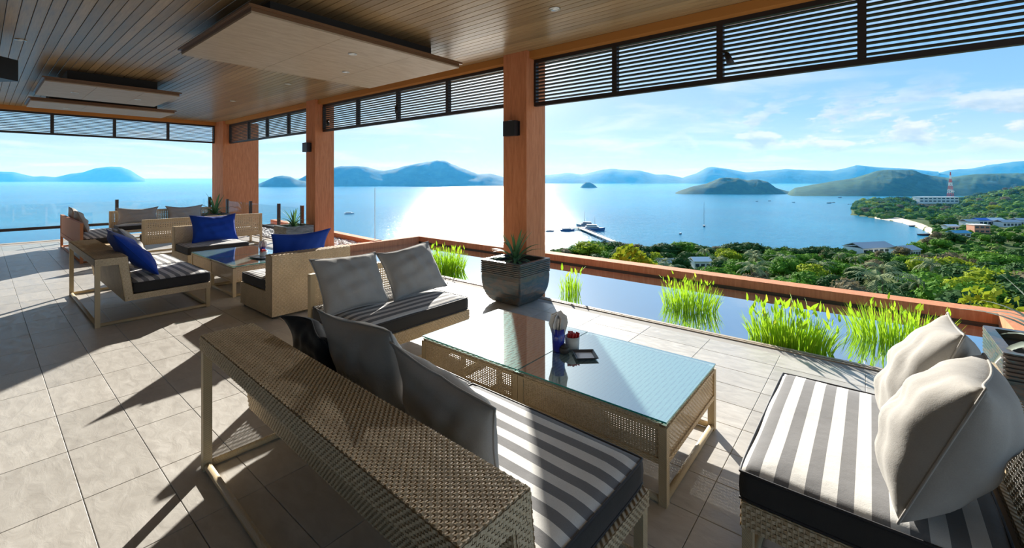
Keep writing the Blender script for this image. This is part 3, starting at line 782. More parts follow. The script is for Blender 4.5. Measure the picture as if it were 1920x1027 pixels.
def rosette(t, z, n, L, mat, spread=1., seed=1, w=.05):
    rr = random.Random(seed)
    ms = [leaf_mesh('leaf', mat, 1., w, b) for b in (.25, .65, 1.05, 1.5)]
    for i in range(n):
        s = i/n; kx = min(3, int(s*4*.999)) if spread >= 1 else min(2, int(s*3))
        o = bpy.data.objects.new('leaf', ms[kx]); C.objects.link(o); o.parent = t
        o.location = (0, 0, z); o.rotation_euler = (0, rr.uniform(-.10, .12)+.72*s*spread-.08, i*2.39996+rr.uniform(-.2, .2))
        q = L*rr.uniform(.8, 1.1)*(1-.2*s); o.scale = (q, q, q)
def planter(label, x, y, w=.61, h=.55, seed=1, plant='agave', n=20, L=.36, glaze='glaze'):
    t = thing('planter', label, 'planter', (x, y, 0), 0, 'square glazed planters')
    prof = [(.0,.55),(.012,.66),(.05,.78),(.10,.87),(.17,.945),(.25,.985),(.33,1.)]
    z = .38
    for k in range(7): prof += [(z,.99),(z+.004,1.02),(z+.016,1.02),(z+.020,.99)]; z += .0235
    prof = [(a*h/.55 if a < .38 else a+h-.55, b) for a, b in prof if a < .545]+[(h-.008,1.02),(h,1.015),(h,.85),(h-.09,.83)]
    b = MB(); ring = []
    hw = w/2/1.02
    c = .07
    sq = []
    for qx, qy in ((1,1),(-1,1),(-1,-1),(1,-1)):
        a0 = math.atan2(qy, qx)-math.pi/4
        for e in range(4):
            a = a0+e*math.pi/6
            sq.append((qx*(1-c)+c*math.cos(a), qy*(1-c)+c*math.sin(a)))
    m = len(sq); v = [(p[0]*hw*s, p[1]*hw*s, z) for z, s in prof for p in sq]
    f = [(i*m+k, i*m+(k+1)%m, (i+1)*m+(k+1)%m, (i+1)*m+k) for i in range(len(prof)-1) for k in range(m)]
    f.append(tuple(range(m-1,-1,-1))); b.add(v, f); o = b.build('pot', M[glaze], t, smooth=False)
    b = MB(); b.add([(p[0]*hw*.84, p[1]*hw*.84, h-.05) for p in sq], [tuple(range(m))]); b.build('soil', M['soil'], t)
    rosette(t, h-.055, n, L, M['agave'] if plant == 'agave' else M['agave_pale'], 1., seed, .055)
    return t
planter('dark glazed square planter with an agave in front of the front column', -3.57, 4.43, w=.655, seed=3, n=34, L=.50)
planter('grey glazed planter with a bright green agave beside the middle column', -9.86, 4.42, seed=4, n=30, L=.52, glaze='glaze_grey')
planter('dark planter with an agave in front of the far corner pillar', -14.9, 4.40, seed=5, n=30, L=.70)
planter('dark planter with drooping silvery leaves at the right edge', .89, 4.02, seed=6, plant='pale', n=34, L=.60, h=.60)

# ------------------------------------------------------------------ pond plants
def reed_mesh(mat, seed, n, rx, ry, h, w):
    rr = random.Random(seed); b = MB()
    for _ in range(n):
        a = rr.uniform(0, 6.283); q = math.sqrt(rr.random()); x = rx*q*math.cos(a); y = ry*q*math.sin(a)
        H = h*rr.uniform(.45, 1.)*(1-.3*q*q); dx, dy = rr.gauss(0, .10)*H+x*.28, rr.gauss(0, .10)*H+y*.28
        ang = rr.uniform(0, 3.14); cx, cy = math.cos(ang)*w, math.sin(ang)*w; vs = []
        for i in range(6):
            s = i/5; ww = (1-s**3)*(.6+.4*math.sin(s*3)); px = x+dx*s**1.7; py = y+dy*s**1.7; pz = H*s-.03
            vs += [(px-cx*ww, py-cy*ww, pz), (px+cx*ww, py+cy*ww, pz)]
        b.add(vs, [(2*i, 2*i+1, 2*i+3, 2*i+2) for i in range(5)])
    return b
lance = {}
def lance_mesh(mat):
    if mat.name in lance: return lance[mat.name]
    v = [(0,0,0)]; f = []
    prof = [(.0,.04),(.12,.11),(.3,.155),(.55,.135),(.8,.07),(1.,.0)]
    v = []; 
    for s, w in prof: v += [(-w, .10*w+.12*s*s, s), (0, .12*s*s, s), (w, .10*w+.12*s*s, s)]
    f = [(3*i+q, 3*i+q+1, 3*i+q+4, 3*i+q+3) for i in range(len(prof)-1) for q in range(2)]
    me = bpy.data.meshes.new('leaf'); me.from_pydata(v, [], f); me.materials.append(mat); me.polygons.foreach_set('use_smooth', [True]*len(f)); me.update()
    lance[mat.name] = me; return me
def pond_plant(label, x, y, rx, ry, h, n, nl, ls, seed, w=.006, yellow=.15):
    t = thing('pond_plant', label, 'water plant', (x, y, -.06), 0, 'clumps of pond plants')
    reed_mesh(M['reed'], seed, n, rx, ry, h, w).build('stems', M['reed'], t, kind='stuff')
    rr = random.Random(seed+50)
    for i in range(nl):
        a = rr.uniform(0, 6.283); q = math.sqrt(rr.random())
        o = bpy.data.objects.new('leaf', lance_mesh(M['reed_yellow'] if rr.random() < yellow else M['reed'])); C.objects.link(o); o.parent = t
        hh = h*rr.uniform(.55, 1.05)
        o.location = (rx*q*math.cos(a)*1.15, ry*q*math.sin(a)*1.15, hh*.78)
        o.rotation_euler = (rr.gauss(0, .28), rr.gauss(0, .28), rr.uniform(0, 6.28)); k = ls*rr.uniform(.7, 1.25); o.scale = (k, k, k)
pond_plant('clump of pond reeds behind the right grey pillow of the loveseat', -5.95, 5.35, .38, .30, .50, 520, 60, .082, 1, .006)
pond_plant('thin clump of pond reeds just right of the front planter', -3.36, 5.45, .16, .14, .42, 80, 10, .11, 2, .006)
pond_plant('clump of pond reeds alone in the middle of the pond', -1.78, 5.75, .34, .24, .46, 330, 40, .07, 3, .005, .3)
pond_plant('broad-leaved clump of pond plants at the deck edge', -.63, 5.12, .36, .20, .46, 520, 80, .098, 4, .006, .06)
pond_plant('yellowing clump of pond reeds just left of the pale pillows', .20, 5.95, .40, .26, .46, 420, 40, .072, 5, .005, .3)

# ------------------------------------------------------------------ things on the tables
TZ = .4155
def napkin_cup(x, y, z, label, s=1.):
    t = thing('napkin_cup', label, 'cup', (x, y, z), 0, 'napkin cups')
    MB().lathe([(.030*s,.0),(.034*s,.004),(.037*s,.06*s),(.041*s,.135*s),(.038*s,.135*s),(.034*s,.05*s)], 20).build('cup', M['blueglass'], t, smooth=True)
    for i in range(4):
        b = MB(); a = i*math.pi/4; q = .044*s
        b.add([(-.02*s,-.003+.002*i,.04*s),(.02*s,-.003+.002*i,.04*s),(q*1.35,0,.165*s),(q*1.2,.010,.205*s),(.012,.014,.24*s-.010*i),(-q*1.05,-.010,.21*s),(-q*1.35,0,.165*s)],
              [(0,1,2,6),(6,2,3,5),(5,3,4)])
        b.add([(p[0]*.9, p[1]+.012, p[2]-.012) for p in b.v[:7]], [(0,6,2,1),(6,5,3,2),(5,4,3)])
        o = b.build('napkin', M['napkin'], t); o.rotation_euler = (0, 0, a)
def sachet_cup(x, y, z, label):
    t = thing('sachet_cup', label, 'cup', (x, y, z), 0, 'cups of red sachets'); t.scale = (1.4, 1.4, 1.25)
    MB().lathe([(.030,0),(.034,.003),(.037,.07),(.034,.07),(.032,.01)], 18).build('cup', M['clearcup'], t, smooth=True)
    rr = random.Random(int(x*100))
    for i in range(9):
        b = MB(); b.box(-.012,.012,-.0025,.0025,0,.075); o = b.build('sachet', M['red'], t)
        o.location = (rr.uniform(-.02,.02), rr.uniform(-.02,.02), .015); o.rotation_euler = (rr.gauss(0,.12), rr.gauss(0,.12), rr.uniform(0,3))
def tray(x, y, z, rz, label, w, d, m_in, m_out):
    t = thing('tray', label, 'tray', (x, y, z), rz, 'square trays on the tables')
    b = MB(); n = 4
    A = [(-w/2*.75,-d/2*.75),(w/2*.75,-d/2*.75),(w/2*.75,d/2*.75),(-w/2*.75,d/2*.75)]; B = [(p[0]/.75, p[1]/.75) for p in A]
    b.add([(*p,0) for p in A]+[(*p,.016) for p in B]+[(p[0]*.96,p[1]*.96,.018) for p in B]+[(p[0]*.97,p[1]*.97,.004) for p in A],
          [(3,2,1,0)]+[(i,(i+1)%4,4+(i+1)%4,4+i) for i in range(4)]+[(4+i,4+(i+1)%4,8+(i+1)%4,8+i) for i in range(4)]+[(8+i,8+(i+1)%4,12+(i+1)%4,12+i) for i in range(4)])
    b.build('rim', m_out, t)
    b = MB(); b.add([(p[0]*.97,p[1]*.97,.0045) for p in A], [(0,1,2,3)]); b.build('base', m_in, t)
napkin_cup(-1.655, 2.52, TZ, 'cobalt blue cup holding white napkins on the foreground table', 1.15)
sachet_cup(-1.60, 2.61, TZ, 'small cup of red sachets on the foreground table')
t = thing('ashtray_pot', 'little dark stoneware pot beside the red sachets', 'pot', (-1.60, 2.51, TZ))
MB().lathe([(.022,0),(.032,.008),(.035,.03),(.028,.042),(.022,.042),(.024,.02)], 16).build('body', M['pot_dark'], t, smooth=True)
MB().lathe([(.026,.0425),(.02,.052),(.006,.056),(.006,.064),(.002,.066)], 14).build('lid', M['pot_dark'], t, smooth=True)
tray(-1.465, 2.55, TZ, .75, 'square white tray with dark rim on the foreground table', .15, .15, M['tray_white'], M['tray_dark'])
tray(-6.98, 2.66, TZ, .2, 'green-grey tray carrying cups on the farther table', .36, .22, M['tray_dark'], M['tray_dark'])
napkin_cup(-7.05, 2.70, TZ+.019, 'cobalt blue napkin cup on the green-grey tray')
sachet_cup(-6.92, 2.66, TZ+.019, 'cup of red sachets on the green-grey tray')

# ------------------------------------------------------------------ sea, hills, coast
SEA = -38.0
sea = MB()
ds = [30, 80, 160, 300, 600, 1200, 2500, 5000, 10000, 25000]; azs = [-1.35+i*.1 for i in range(28)]
sv = [(d*math.sin(a)*RT[0]+d*math.cos(a)*FW[0], d*math.sin(a)*RT[1]+d*math.cos(a)*FW[1], SEA) for d in ds for a in azs]
na = len(azs)
sea.add(sv, [(i*na+k, i*na+k+1, (i+1)*na+k+1, (i+1)*na+k) for i in range(len(ds)-1) for k in range(na-1)])
struct('sea', sea, M['sea'])

from mathutils import noise as MN
def forest(name, stops, sc, bs=.8):
    def fn(k, b, o):
        p = wpos(k); n = noise(k, p, sc, 9., .68); n2 = noise(k, p, sc*.12, 4., .6)
        c = k.ramp(k.math('MULTIPLY_ADD', n2, .5, k.math('MULTIPLY', n, .55)), stops)
        link(k, c, b.inputs['Base Color']); bump(k, b, n, bs, 1.2/sc*.08)
    return principled(name, stops[1][1], .95, spec=.1, fn=fn)
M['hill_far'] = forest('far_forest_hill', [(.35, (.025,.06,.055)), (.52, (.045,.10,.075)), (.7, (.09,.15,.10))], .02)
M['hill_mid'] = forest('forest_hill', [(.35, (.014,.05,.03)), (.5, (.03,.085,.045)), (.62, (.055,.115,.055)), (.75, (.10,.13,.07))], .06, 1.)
M['ground'] = forest('scrub_ground', [(.35, (.03,.055,.015)), (.5, (.06,.10,.025)), (.7, (.13,.14,.05))], .35)
M['sand'] = principled('beach_sand', (.62,.50,.36), .9)
def interp(pts, x):
    if x <= pts[0][0]: return pts[0][1]
    for (a, b), (c, d) in zip(pts[:-1], pts[1:]):
        if x <= c: 
            t = (x-a)/(c-a); return b+(d-b)*t
    return pts[-1][1]
def hill(name_label, prof, D, Wd, mat, step=5, amp=.05, seed=0, base=SEA-2):
    """ridge whose skyline follows prof (direction, height in the photograph's frame); front foot at distance D"""
    xs = []; x = prof[0][0]
    while x < prof[-1][0]: xs.append(x); x += step
    xs.append(prof[-1][0]); nt = 16; b = MB(); vs = []
    for x in xs:
        dr = D+Wd*.62; top = zat(interp(prof, x), dr)
        for i in range(nt+1):
            t = i/nt; d = D+Wd*t
            s = math.sin(min(1, t/.62)*math.pi/2) if t <= .62 else math.cos((t-.62)/.38*math.pi/2)
            P = polar(x, d); q = MN.fractal(Vector((P[0], P[1], seed*37.))*(6./Wd), 1., 2.1, 5)
            z = base+(top-base)*max(0, s)*(1 if abs(t-.62) < .04 else 1+q*amp*2.2*(1-abs(s-.5)))
            if i == 0: z = base
            vs.append((P[0], P[1], z))
    n = nt+1
    b.add(vs, [(i*n+k, (i+1)*n+k, (i+1)*n+k+1, i*n+k+1) for i in range(len(xs)-1) for k in range(nt)])
    return tag(struct('hill', b, mat, smooth=True), name_label)
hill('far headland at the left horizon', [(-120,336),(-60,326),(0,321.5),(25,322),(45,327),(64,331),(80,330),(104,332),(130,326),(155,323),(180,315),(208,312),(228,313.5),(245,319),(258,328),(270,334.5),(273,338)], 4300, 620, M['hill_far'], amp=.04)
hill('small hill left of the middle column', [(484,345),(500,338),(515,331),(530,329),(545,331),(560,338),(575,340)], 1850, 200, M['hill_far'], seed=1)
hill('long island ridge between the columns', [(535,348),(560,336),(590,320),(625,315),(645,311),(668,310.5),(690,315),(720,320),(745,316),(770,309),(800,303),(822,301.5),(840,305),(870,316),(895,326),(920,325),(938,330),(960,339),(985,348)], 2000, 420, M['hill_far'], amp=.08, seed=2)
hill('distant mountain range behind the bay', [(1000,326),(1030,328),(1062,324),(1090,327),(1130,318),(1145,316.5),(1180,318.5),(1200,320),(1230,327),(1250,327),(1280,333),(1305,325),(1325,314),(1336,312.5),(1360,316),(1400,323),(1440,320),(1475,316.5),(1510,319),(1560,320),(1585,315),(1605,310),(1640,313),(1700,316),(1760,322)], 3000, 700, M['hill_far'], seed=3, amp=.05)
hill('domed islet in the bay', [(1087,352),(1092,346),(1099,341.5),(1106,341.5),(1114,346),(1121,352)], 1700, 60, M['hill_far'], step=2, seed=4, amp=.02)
hill('dark wooded island right of the islet', [(1260,364),(1275,357),(1300,349),(1325,344),(1345,336),(1362,332.5),(1385,334),(1400,338),(1420,336),(1440,341),(1455,352),(1478,359),(1500,361)], 1040, 160, M['hill_mid'], step=3, seed=5, amp=.08)
hill('big wooded hill across the bay', [(1470,366),(1490,352),(1520,347),(1560,340),(1600,334),(1640,322),(1665,318),(1690,319),(1720,323),(1745,329),(1775,333),(1800,330),(1830,326),(1880,325),(1930,326),(2010,330)], 930, 330, M['hill_mid'], step=4, seed=6, amp=.10)
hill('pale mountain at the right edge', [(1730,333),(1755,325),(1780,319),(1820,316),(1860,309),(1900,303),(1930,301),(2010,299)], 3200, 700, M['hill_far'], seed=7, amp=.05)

# near coast: slope below the terrace, village flat, headland
def shore(px):       # far edge of the near slope
    return interp([(500,205),(1000,225),(1100,238),(1280,243),(1560,238),(1600,226),(1700,246),(1745,300)], px)
def beach(px):       # near edge of the headland beyond the bay
    return interp([(1598,460),(1605,455),(1660,412),(1690,386),(1730,335),(1748,303)], px)
def ground(px, d):
    near = interp([(10,-4.5),(20,-10),(40,-16),(60,-19.5),(100,-25),(160,-32),(210,-36.4),(232,-37.0)], d)
    if px < 1598: return near if d < shore(px)-6 else (-37.2 if d < shore(px) else SEA-1.5)
    far = interp([(300,-36.6),(420,-36.2),(470,-35),(520,-33.5),(560,-32.5),(640,-33),(800,-35)], d)
    rise = interp([(1600,-5),(1640,-1.5),(1690,1),(1715,-1),(1800,-1),(1830,4),(1870,10),(1920,17),(2050,26)], px)*interp([(330,0),(430,.25),(520,.85),(620,1.),(800,.8)], d)
    if d < shore(px): return near
    if px < 1746 and d < beach(px): return SEA-1.5
    if px < 1746:
        e = d-beach(px); top = far+rise
        if e < 16: return -37.4+e*.06
        if px < 1660: return min(top, -37+max(0, e-2)*.35) if d < 640 else SEA-1.5
        return min(top, -36.6+max(0, e-26)*.2) if d < 700 else SEA-1.5
    return max(far+rise if d > 300 else -36.6, -36.8) if d < 860 else SEA-1.5
g = MB(); gp = [430+i*8 for i in range(206)]; gd = [8.5, 12, 18, 25, 32, 40, 50, 60, 72, 85, 100, 115, 130, 146, 162, 178, 194, 208, 220, 232, 238, 244, 252, 262, 275, 290, 303, 318, 335, 352, 370, 388, 405, 420, 436, 452, 470, 490, 510, 530, 555, 580, 610, 645, 690, 740, 800, 865]
gv = []
for px in gp:
    for d in gd:
        P = polar(px, d); z = ground(px, d)
        if z > -37: z += MN.noise(Vector((P[0]*.09, P[1]*.09, 3.)))*min(1.2, d*.02)
        gv.append((P[0], P[1], z))
n = len(gd)
g.add(gv, [(i*n+k, (i+1)*n+k, (i+1)*n+k+1, i*n+k+1) for i in range(len(gp)-1) for k in range(n-1)])
struct('ground_slope', g, M['ground'], smooth=True)
# sandy strip along the bay
b = MB(); vs = []
bx = [1640+i*4 for i in range(28)]
for px in bx:
    for e in (-3, 3, 9, 20 if px > 1672 else 13):
        d = beach(px)+e; P = polar(px, d); vs.append((P[0], P[1], max(ground(px, d), -37.9)+.28+.02*e if e > 0 else SEA-.1))
b.add(vs, [(i*4+k, (i+1)*4+k, (i+1)*4+k+1, i*4+k+1) for i in range(len(bx)-1) for k in range(3)])
struct('beach', b, M['sand'])

# ------------------------------------------------------------------ trees
def crownmat(name, a, b_, trans=.25):
    def fn(k, b, o):
        p = wpos(k); n = noise(k, p, 1.3, 3.)
        c = k.mix(k.math('ADD', k.math('MULTIPLY', n, .75), k.math('MULTIPLY', rnd(k), .35)), (*a,1), (*b_,1))
        link(k, c, b.inputs['Base Color'])
        tl = k.n('ShaderNodeBsdfTranslucent', {0: c})
        link(k, k.n('ShaderNodeMixShader', {0: trans, 1: b.outputs[0], 2: tl.outputs[0]}).outputs[0], o.inputs[0])
    return principled(name, a, .8, spec=.08, fn=fn)
M['crown_dark'] = crownmat('dark_crown', (.018,.058,.018), (.055,.125,.030), .12)
M['crown_mid'] = crownmat('green_crown', (.05,.15,.015), (.14,.28,.03), .2)
M['crown_yellow'] = crownmat('yellow_green_crown', (.16,.24,.015), (.36,.42,.03), .35)
M['crown_dry'] = crownmat('dry_crown', (.12,.105,.055), (.24,.20,.115))
M['palm'] = crownmat('palm_fronds', (.10,.15,.06), (.30,.34,.17), .25)
def f_scrub(k, b, o):
    p = wpos(k); n = noise(k, p, .11, 5., .6); n2 = noise(k, p, 1.1, 3.)
    link(k, k.ramp(k.math('ADD', k.math('MULTIPLY', n, .8), k.math('MULTIPLY', n2, .22)), [(.34, (.016,.055,.014)), (.47, (.04,.115,.018)), (.56, (.11,.20,.025)), (.63, (.11,.11,.045)), (.74, (.045,.10,.025))]), b.inputs['Base Color'])
M['scrub'] = principled('undergrowth', (.06,.11,.02), .9, spec=.05, fn=f_scrub)
M['trunk'] = principled('tree_bark', (.14,.10,.07), .9)
def crown_mesh(mat, seed, nb, per, rx, rz, leaf, cz):
    rr = random.Random(seed); b = MB()
    for i in range(nb):
        a = rr.uniform(0, 6.283); q = math.sqrt(rr.random())*.62
        c = Vector((rx*q*math.cos(a), rx*q*math.sin(a), cz+rz*rr.uniform(-.45, .55)*(1-q*.6)))
        s = rx*rr.uniform(.36, .55); sz = s*rr.uniform(.6, .85)
        b.add([(c.x+v.x*s*.8, c.y+v.y*s*.8, c.z+v.z*sz*.8) for v in IV], IF)
        for _ in range(per):
            u = Vector((rr.gauss(0,1), rr.gauss(0,1), rr.gauss(.25,1))).normalized()
            p = c+Vector((u.x*s, u.y*s, u.z*sz))*rr.uniform(.82, 1.12)
            t1 = u.orthogonal().normalized(); t1 = (t1*math.cos(rr.random()*6)+u.cross(t1)*math.sin(rr.random()*6)+u*rr.gauss(0,.5)).normalized(); t2 = u.cross(t1)
            l = leaf*rr.uniform(.6, 1.3)
            b.add([p-t1*l, p+t2*l*.5, p+t1*l, p-t2*l*.5], [(0,1,2,3)])
    me = bpy.data.meshes.new('crown'); me.from_pydata(b.v, [], b.f); me.materials.append(mat); me.update(); return me
def trunk_mesh(h, r, seed, lean=.1):
    rr = random.Random(seed); b = MB()
    pts = [(lean*math.sin(i*.8)*i*.25, lean*math.cos(i*.7)*i*.2, h*i/4) for i in range(5)]
    b.tube(pts, [r*(1-.13*i) for i in range(5)], 6)
    for _ in range(3):
        a = rr.uniform(0, 6.3); b.tube([pts[3], (pts[3][0]+math.cos(a)*h*.3, pts[3][1]+math.sin(a)*h*.3, h*1.15)], [r*.45, r*.15], 5)
    me = bpy.data.meshes.new('trunk'); me.from_pydata(b.v, [], b.f); me.materials.append(M['trunk']); me.update(); return me
def palm_mesh(seed, n=17, L=3.3):
    rr = random.Random(seed); b = MB()
    for i in range(n):
        a = i*2.4+rr.uniform(-.2,.2); up = rr.uniform(-.1, 1.15); l = L*rr.uniform(.8, 1.1); prev = None
        d = Vector((math.cos(a), math.sin(a), 0)); sd = Vector((-math.sin(a), math.cos(a), 0)); p = Vector((0,0,0)); pts = []
        for k in range(7):
            e = up-k*.30; pts.append(p.copy()); p = p+(d*math.cos(e)+Vector((0,0,1))*math.sin(e))*(l/6)
        for k in range(6):
            for q in range(2):
                for s in (1, -1):
                    o = pts[k].lerp(pts[k+1], q*.5); ll = l*.23*(1-abs(k/6-.4)*.9)
                    tip = o+sd*s*ll*.8+(pts[k+1]-pts[k])*.7-Vector((0,0,ll*.5))
                    b.add([o, o+(pts[k+1]-pts[k])*.42, tip], [(0,1,2) if s > 0 else (0,2,1)])
    me = bpy.data.meshes.new('crown'); me.from_pydata(b.v, [], b.f); me.materials.append(M['palm']); me.update(); return me
KIND = {}
def kind_(key, cat, label, crowns, trunks): KIND[key] = (cat, label, crowns, trunks)
def oak(mat, s0, **kw): return [crown_mesh(mat, s0+i, **kw) for i in range(3)]
big = dict(nb=13, per=60, rx=3.3, rz=2.7, leaf=.40, cz=3.0)
tr = [trunk_mesh(3.0, .22, i) for i in range(3)]
kind_('dark', 'tree_dark', 'dense dark green tree on the hillside below the terrace', oak(M['crown_dark'], 100, **big), tr)
kind_('mid', 'tree_green', 'fresh green broad tree on the hillside below the terrace', oak(M['crown_mid'], 110, **big), tr)
kind_('yel', 'tree_yellow', 'yellow-green leafy tree on the hillside below the terrace', oak(M['crown_yellow'], 120, **big), tr)
kind_('dry', 'tree_dry', 'brownish thin-leaved dry tree on the hillside below the terrace', oak(M['crown_dry'], 130, nb=10, per=70, rx=3.0, rz=2.5, leaf=.32, cz=2.9), tr)
ptr = [trunk_mesh(4.6, .15, 9+i, .2) for i in range(2)]
kind_('palm', 'palm', 'coconut palm with arching fronds on the hillside', [palm_mesh(i) for i in range(3)], ptr)
ONES = ['', 'first', 'second', 'third', 'fourth', 'fifth', 'sixth', 'seventh', 'eighth', 'ninth', 'tenth', 'eleventh', 'twelfth', 'thirteenth', 'fourteenth', 'fifteenth', 'sixteenth', 'seventeenth', 'eighteenth', 'nineteenth']
TENS = {2: 'twent', 3: 'thirt', 4: 'fort', 5: 'fift'}
def nth(i): return ONES[i] if i < 20 else TENS[i//10]+'ieth' if i % 10 == 0 else TENS[i//10]+'y-'+ONES[i % 10]
def tree(key, px, d, top, where=None, s=None):
    """tree of a kind standing on the slope; `top` its height in metres"""
    cat, label, cr, tk = KIND[key]; P = polar(px, d); z = ground(px, d)-.2
    H = 6.0 if key != 'palm' else 5.6
    k = s or top/H
    t = thing('palm_tree' if key == 'palm' else 'tree', where or label, 'palm tree' if key == 'palm' else 'tree', (P[0], P[1], z), R.uniform(0, 6.28), 'trees of the hillside and shore')
    wd = 1.35 if 195 < d < 225 and px < 1610 else 1.0
    t.scale = (k*wd*R.uniform(.95, 1.35), k*wd*R.uniform(.95, 1.35), k)
    o = bpy.data.objects.new('crown', cr[R.randrange(len(cr))]); C.objects.link(o); o.parent = t
    if key == 'palm': o.location = (.5*.2, .1, 4.6)
    o = bpy.data.objects.new('trunk', tk[R.randrange(len(tk))]); C.objects.link(o); o.parent = t
FAR = {'dark': 'dense dark green tree', 'mid': 'fresh green broad tree', 'yel': 'yellow-green leafy tree', 'dry': 'brownish thin-leaved dry tree', 'palm': 'coconut palm'}
# shoreline row, hand-set from the photograph's skyline (direction, skyline height, distance, kind)
for q, (px, py, d, key) in enumerate([(1046,468,200,'mid'),(1062,462,205,'dry'),(1082,456,208,'mid'),(1100,448,205,'yel'),(1122,445,212,'mid'),(1140,446,214,'dark'),(1160,449,216,'dry'),(1183,451,218,'dry'),(1206,457,214,'dark'),
        (1228,459,216,'dark'),(1246,450,214,'dark'),(1262,456,216,'dark'),(1284,449,214,'mid'),(1302,452,216,'dark'),(1322,458,218,'dark'),(1345,457,220,'dry'),(1368,452,216,'dark'),(1390,449,214,'dark'),(1408,449,216,'dark'),(1430,457,214,'dark'),(1452,463,212,'dark'),
        (1472,468,205,'mid'),(1492,462,206,'dark'),(1512,460,210,'dark'),(1530,457,208,'dark'),(1550,458,210,'dark'),(1570,463,212,'dark'),(1590,471,200,'dark'),(1606,482,180,'dark')]):
    P = ground(px, d); h = zat(py, d)-P; tree(key, px, d, max(4.2, h), '%s, %s from the front column in the row along the water' % (FAR[key], nth(q+1)))
rows = [(60,95,34),(95,140,46),(140,195,50)]
cnt = 0
for d0, d1, n_ in rows:
    q = 0
    for i in range(n_):
        px = 1110+(i+R.random())*(1960-1110)/n_; d = R.uniform(d0, d1)
        if 1600 < px < 1745 and d > 172: continue
        if px < 1250 and d < 120: continue
        r = R.random()
        key = 'palm' if r < .26 and px < 1760 else ('dark' if r < .48 else 'mid' if r < .74 else 'yel' if r < .86 else 'dry')
        zone = 'below the middle of the pond' if px < 1400 else 'behind the broad-leaved pond clump' if px < 1600 else 'behind the yellowing pond clump' if px < 1780 else 'at the right edge'
        row = {60: 'nearest row', 95: 'middle row', 140: 'farther row'}[d0]
        q += 1; tree(key, px, d, R.uniform(5.4, 7.6), '%s %s, %s from left, %s' % (FAR[key], zone, nth(q), row)); cnt += 1
# big crowns at the right, close below the parapet
for q, (px, d, h, key) in enumerate([(1745,118,8.5,'yel'),(1772,130,8,'yel'),(1790,98,8,'dark'),(1815,92,7.6,'dark'),(1850,95,8.4,'dark'),(1838,74,7.2,'yel'),(1875,82,8.2,'yel'),(1905,86,8.6,'mid'),(1930,80,8.2,'dry'),(1740,84,7.0,'mid'),
        (1700,62,5.0,'dark'),(1735,58,5.0,'dark'),(1770,56,5.2,'dark'),(1805,55,5.2,'dark'),(1840,54,5.2,'dark'),(1875,53,5.4,'dark'),(1905,52,5.4,'dry'),(1660,66,5.,'mid'),(1760,150,8.5,'dry'),(1800,160,8,'dry'),(1845,150,8,'mid'),(1885,140,8.6,'mid'),(1915,150,9,'dark'),(1700,150,6.5,'mid'),(1690,200,7,'dry'),(1655,188,6,'dry'),(1720,215,8,'mid'),(1738,240,8,'dry'),(1760,232,8,'mid')]):
    tree(key, px, d, h, FAR[key]+', %s of the big crowns on the right slope below the village' % nth(q+1))
# village and headland woods
for i in range(150):
    px = 1612+i*(1935-1612)/150+R.uniform(-3, 3); d = R.uniform(430, 640)
    if px < 1748 and d < beach(px)+(34 if px > 1690 else 10): continue
    if ground(px, d) < -37.3 or (1716 < px < 1806 and 500 < d < 585): continue
    r = R.random(); key = 'dark' if r < .45 else 'mid' if r < .75 else 'dry' if r < .93 else 'yel'
    tree(key, px, d, R.uniform(6, 10), FAR[key]+(' near the tip of the headland' if px < 1700 else ' below the long white headland building' if px < 1800 else ' on the rising hill at the right edge'))
for px, d, key in [(1752,345,'dark'),(1762,350,'dark'),(1772,340,'dark'),(1785,352,'dark'),(1800,360,'palm'),(1812,352,'palm'),(1825,365,'palm'),(1770,375,'mid'),(1790,385,'mid'),(1840,380,'palm'),(1860,372,'palm'),(1880,385,'mid'),(1900,378,'palm'),(1918,390,'mid'),(1745,372,'mid'),
                   (1758,268,'dry'),(1780,262,'dark'),(1800,258,'dark'),(1850,262,'mid'),(1870,252,'dark'),(1890,262,'mid'),(1912,255,'dark'),(1930,262,'mid')]:
    tree(key, px, d, R.uniform(5, 7.5), FAR[key]+' among the village roofs')
# tall tops showing over the parapet on the left
for px, py, d in [(690,438,60),(712,436,62),(735,430,58),(775,428,60),(785,432,64),(813,429,60),(845,440,58),(905,440,60),(925,443,58)]:
    z = ground(px, d); tree('dark' if px < 800 else 'dry', px, d, 0, 'slender tree top just showing above the left part of the parapet', s=(zat(py, d)-z)/6.0)
# undergrowth that closes the gaps between the trees
def scrub(name, spots, mat, size, per, seed):
    rr = random.Random(seed); b = MB()
    for px, d in spots:
        P = polar(px, d); z = ground(px, d)
        if z < -37.25 or (1716 < px < 1806 and 520 < d < 585): continue
        s = size*rr.uniform(.6, 1.3)*(.7+d/250); c = Vector((P[0], P[1], z+s*.3))
        b.add([(c.x+v.x*s, c.y+v.y*s, c.z+v.z*s*.75) for v in IV], IF)
        for _ in range(per):
            u = Vector((rr.gauss(0,1), rr.gauss(0,1), abs(rr.gauss(.3,1)))).normalized(); p = c+Vector((u.x, u.y, u.z*.75))*s*rr.uniform(.9, 1.2)
            t1 = u.orthogonal().normalized(); t1 = (t1+u*rr.gauss(0,.6)).normalized(); t2 = u.cross(t1); l = s*rr.uniform(.14, .3)
            b.add([p-t1*l, p+t2*l*.5, p+t1*l, p-t2*l*.5], [(0,1,2,3)])
    o = b.build(name, mat, kind='stuff'); return o
rs = random.Random(77)
tag(scrub('hillside_scrub', [(rs.uniform(1030, 1985), 30+205*rs.random()**.8) for _ in range(1700)], M['scrub'], 1.15, 16, 5), 'dense green undergrowth covering the slope between the trees', 'scrub')
tag(scrub('headland_scrub', [(rs.uniform(1600, 1990), rs.uniform(405, 660)) for _ in range(1500)], M['scrub'], 1.6, 10, 6), 'dark forest cover on the headland beyond the bay', 'scrub')
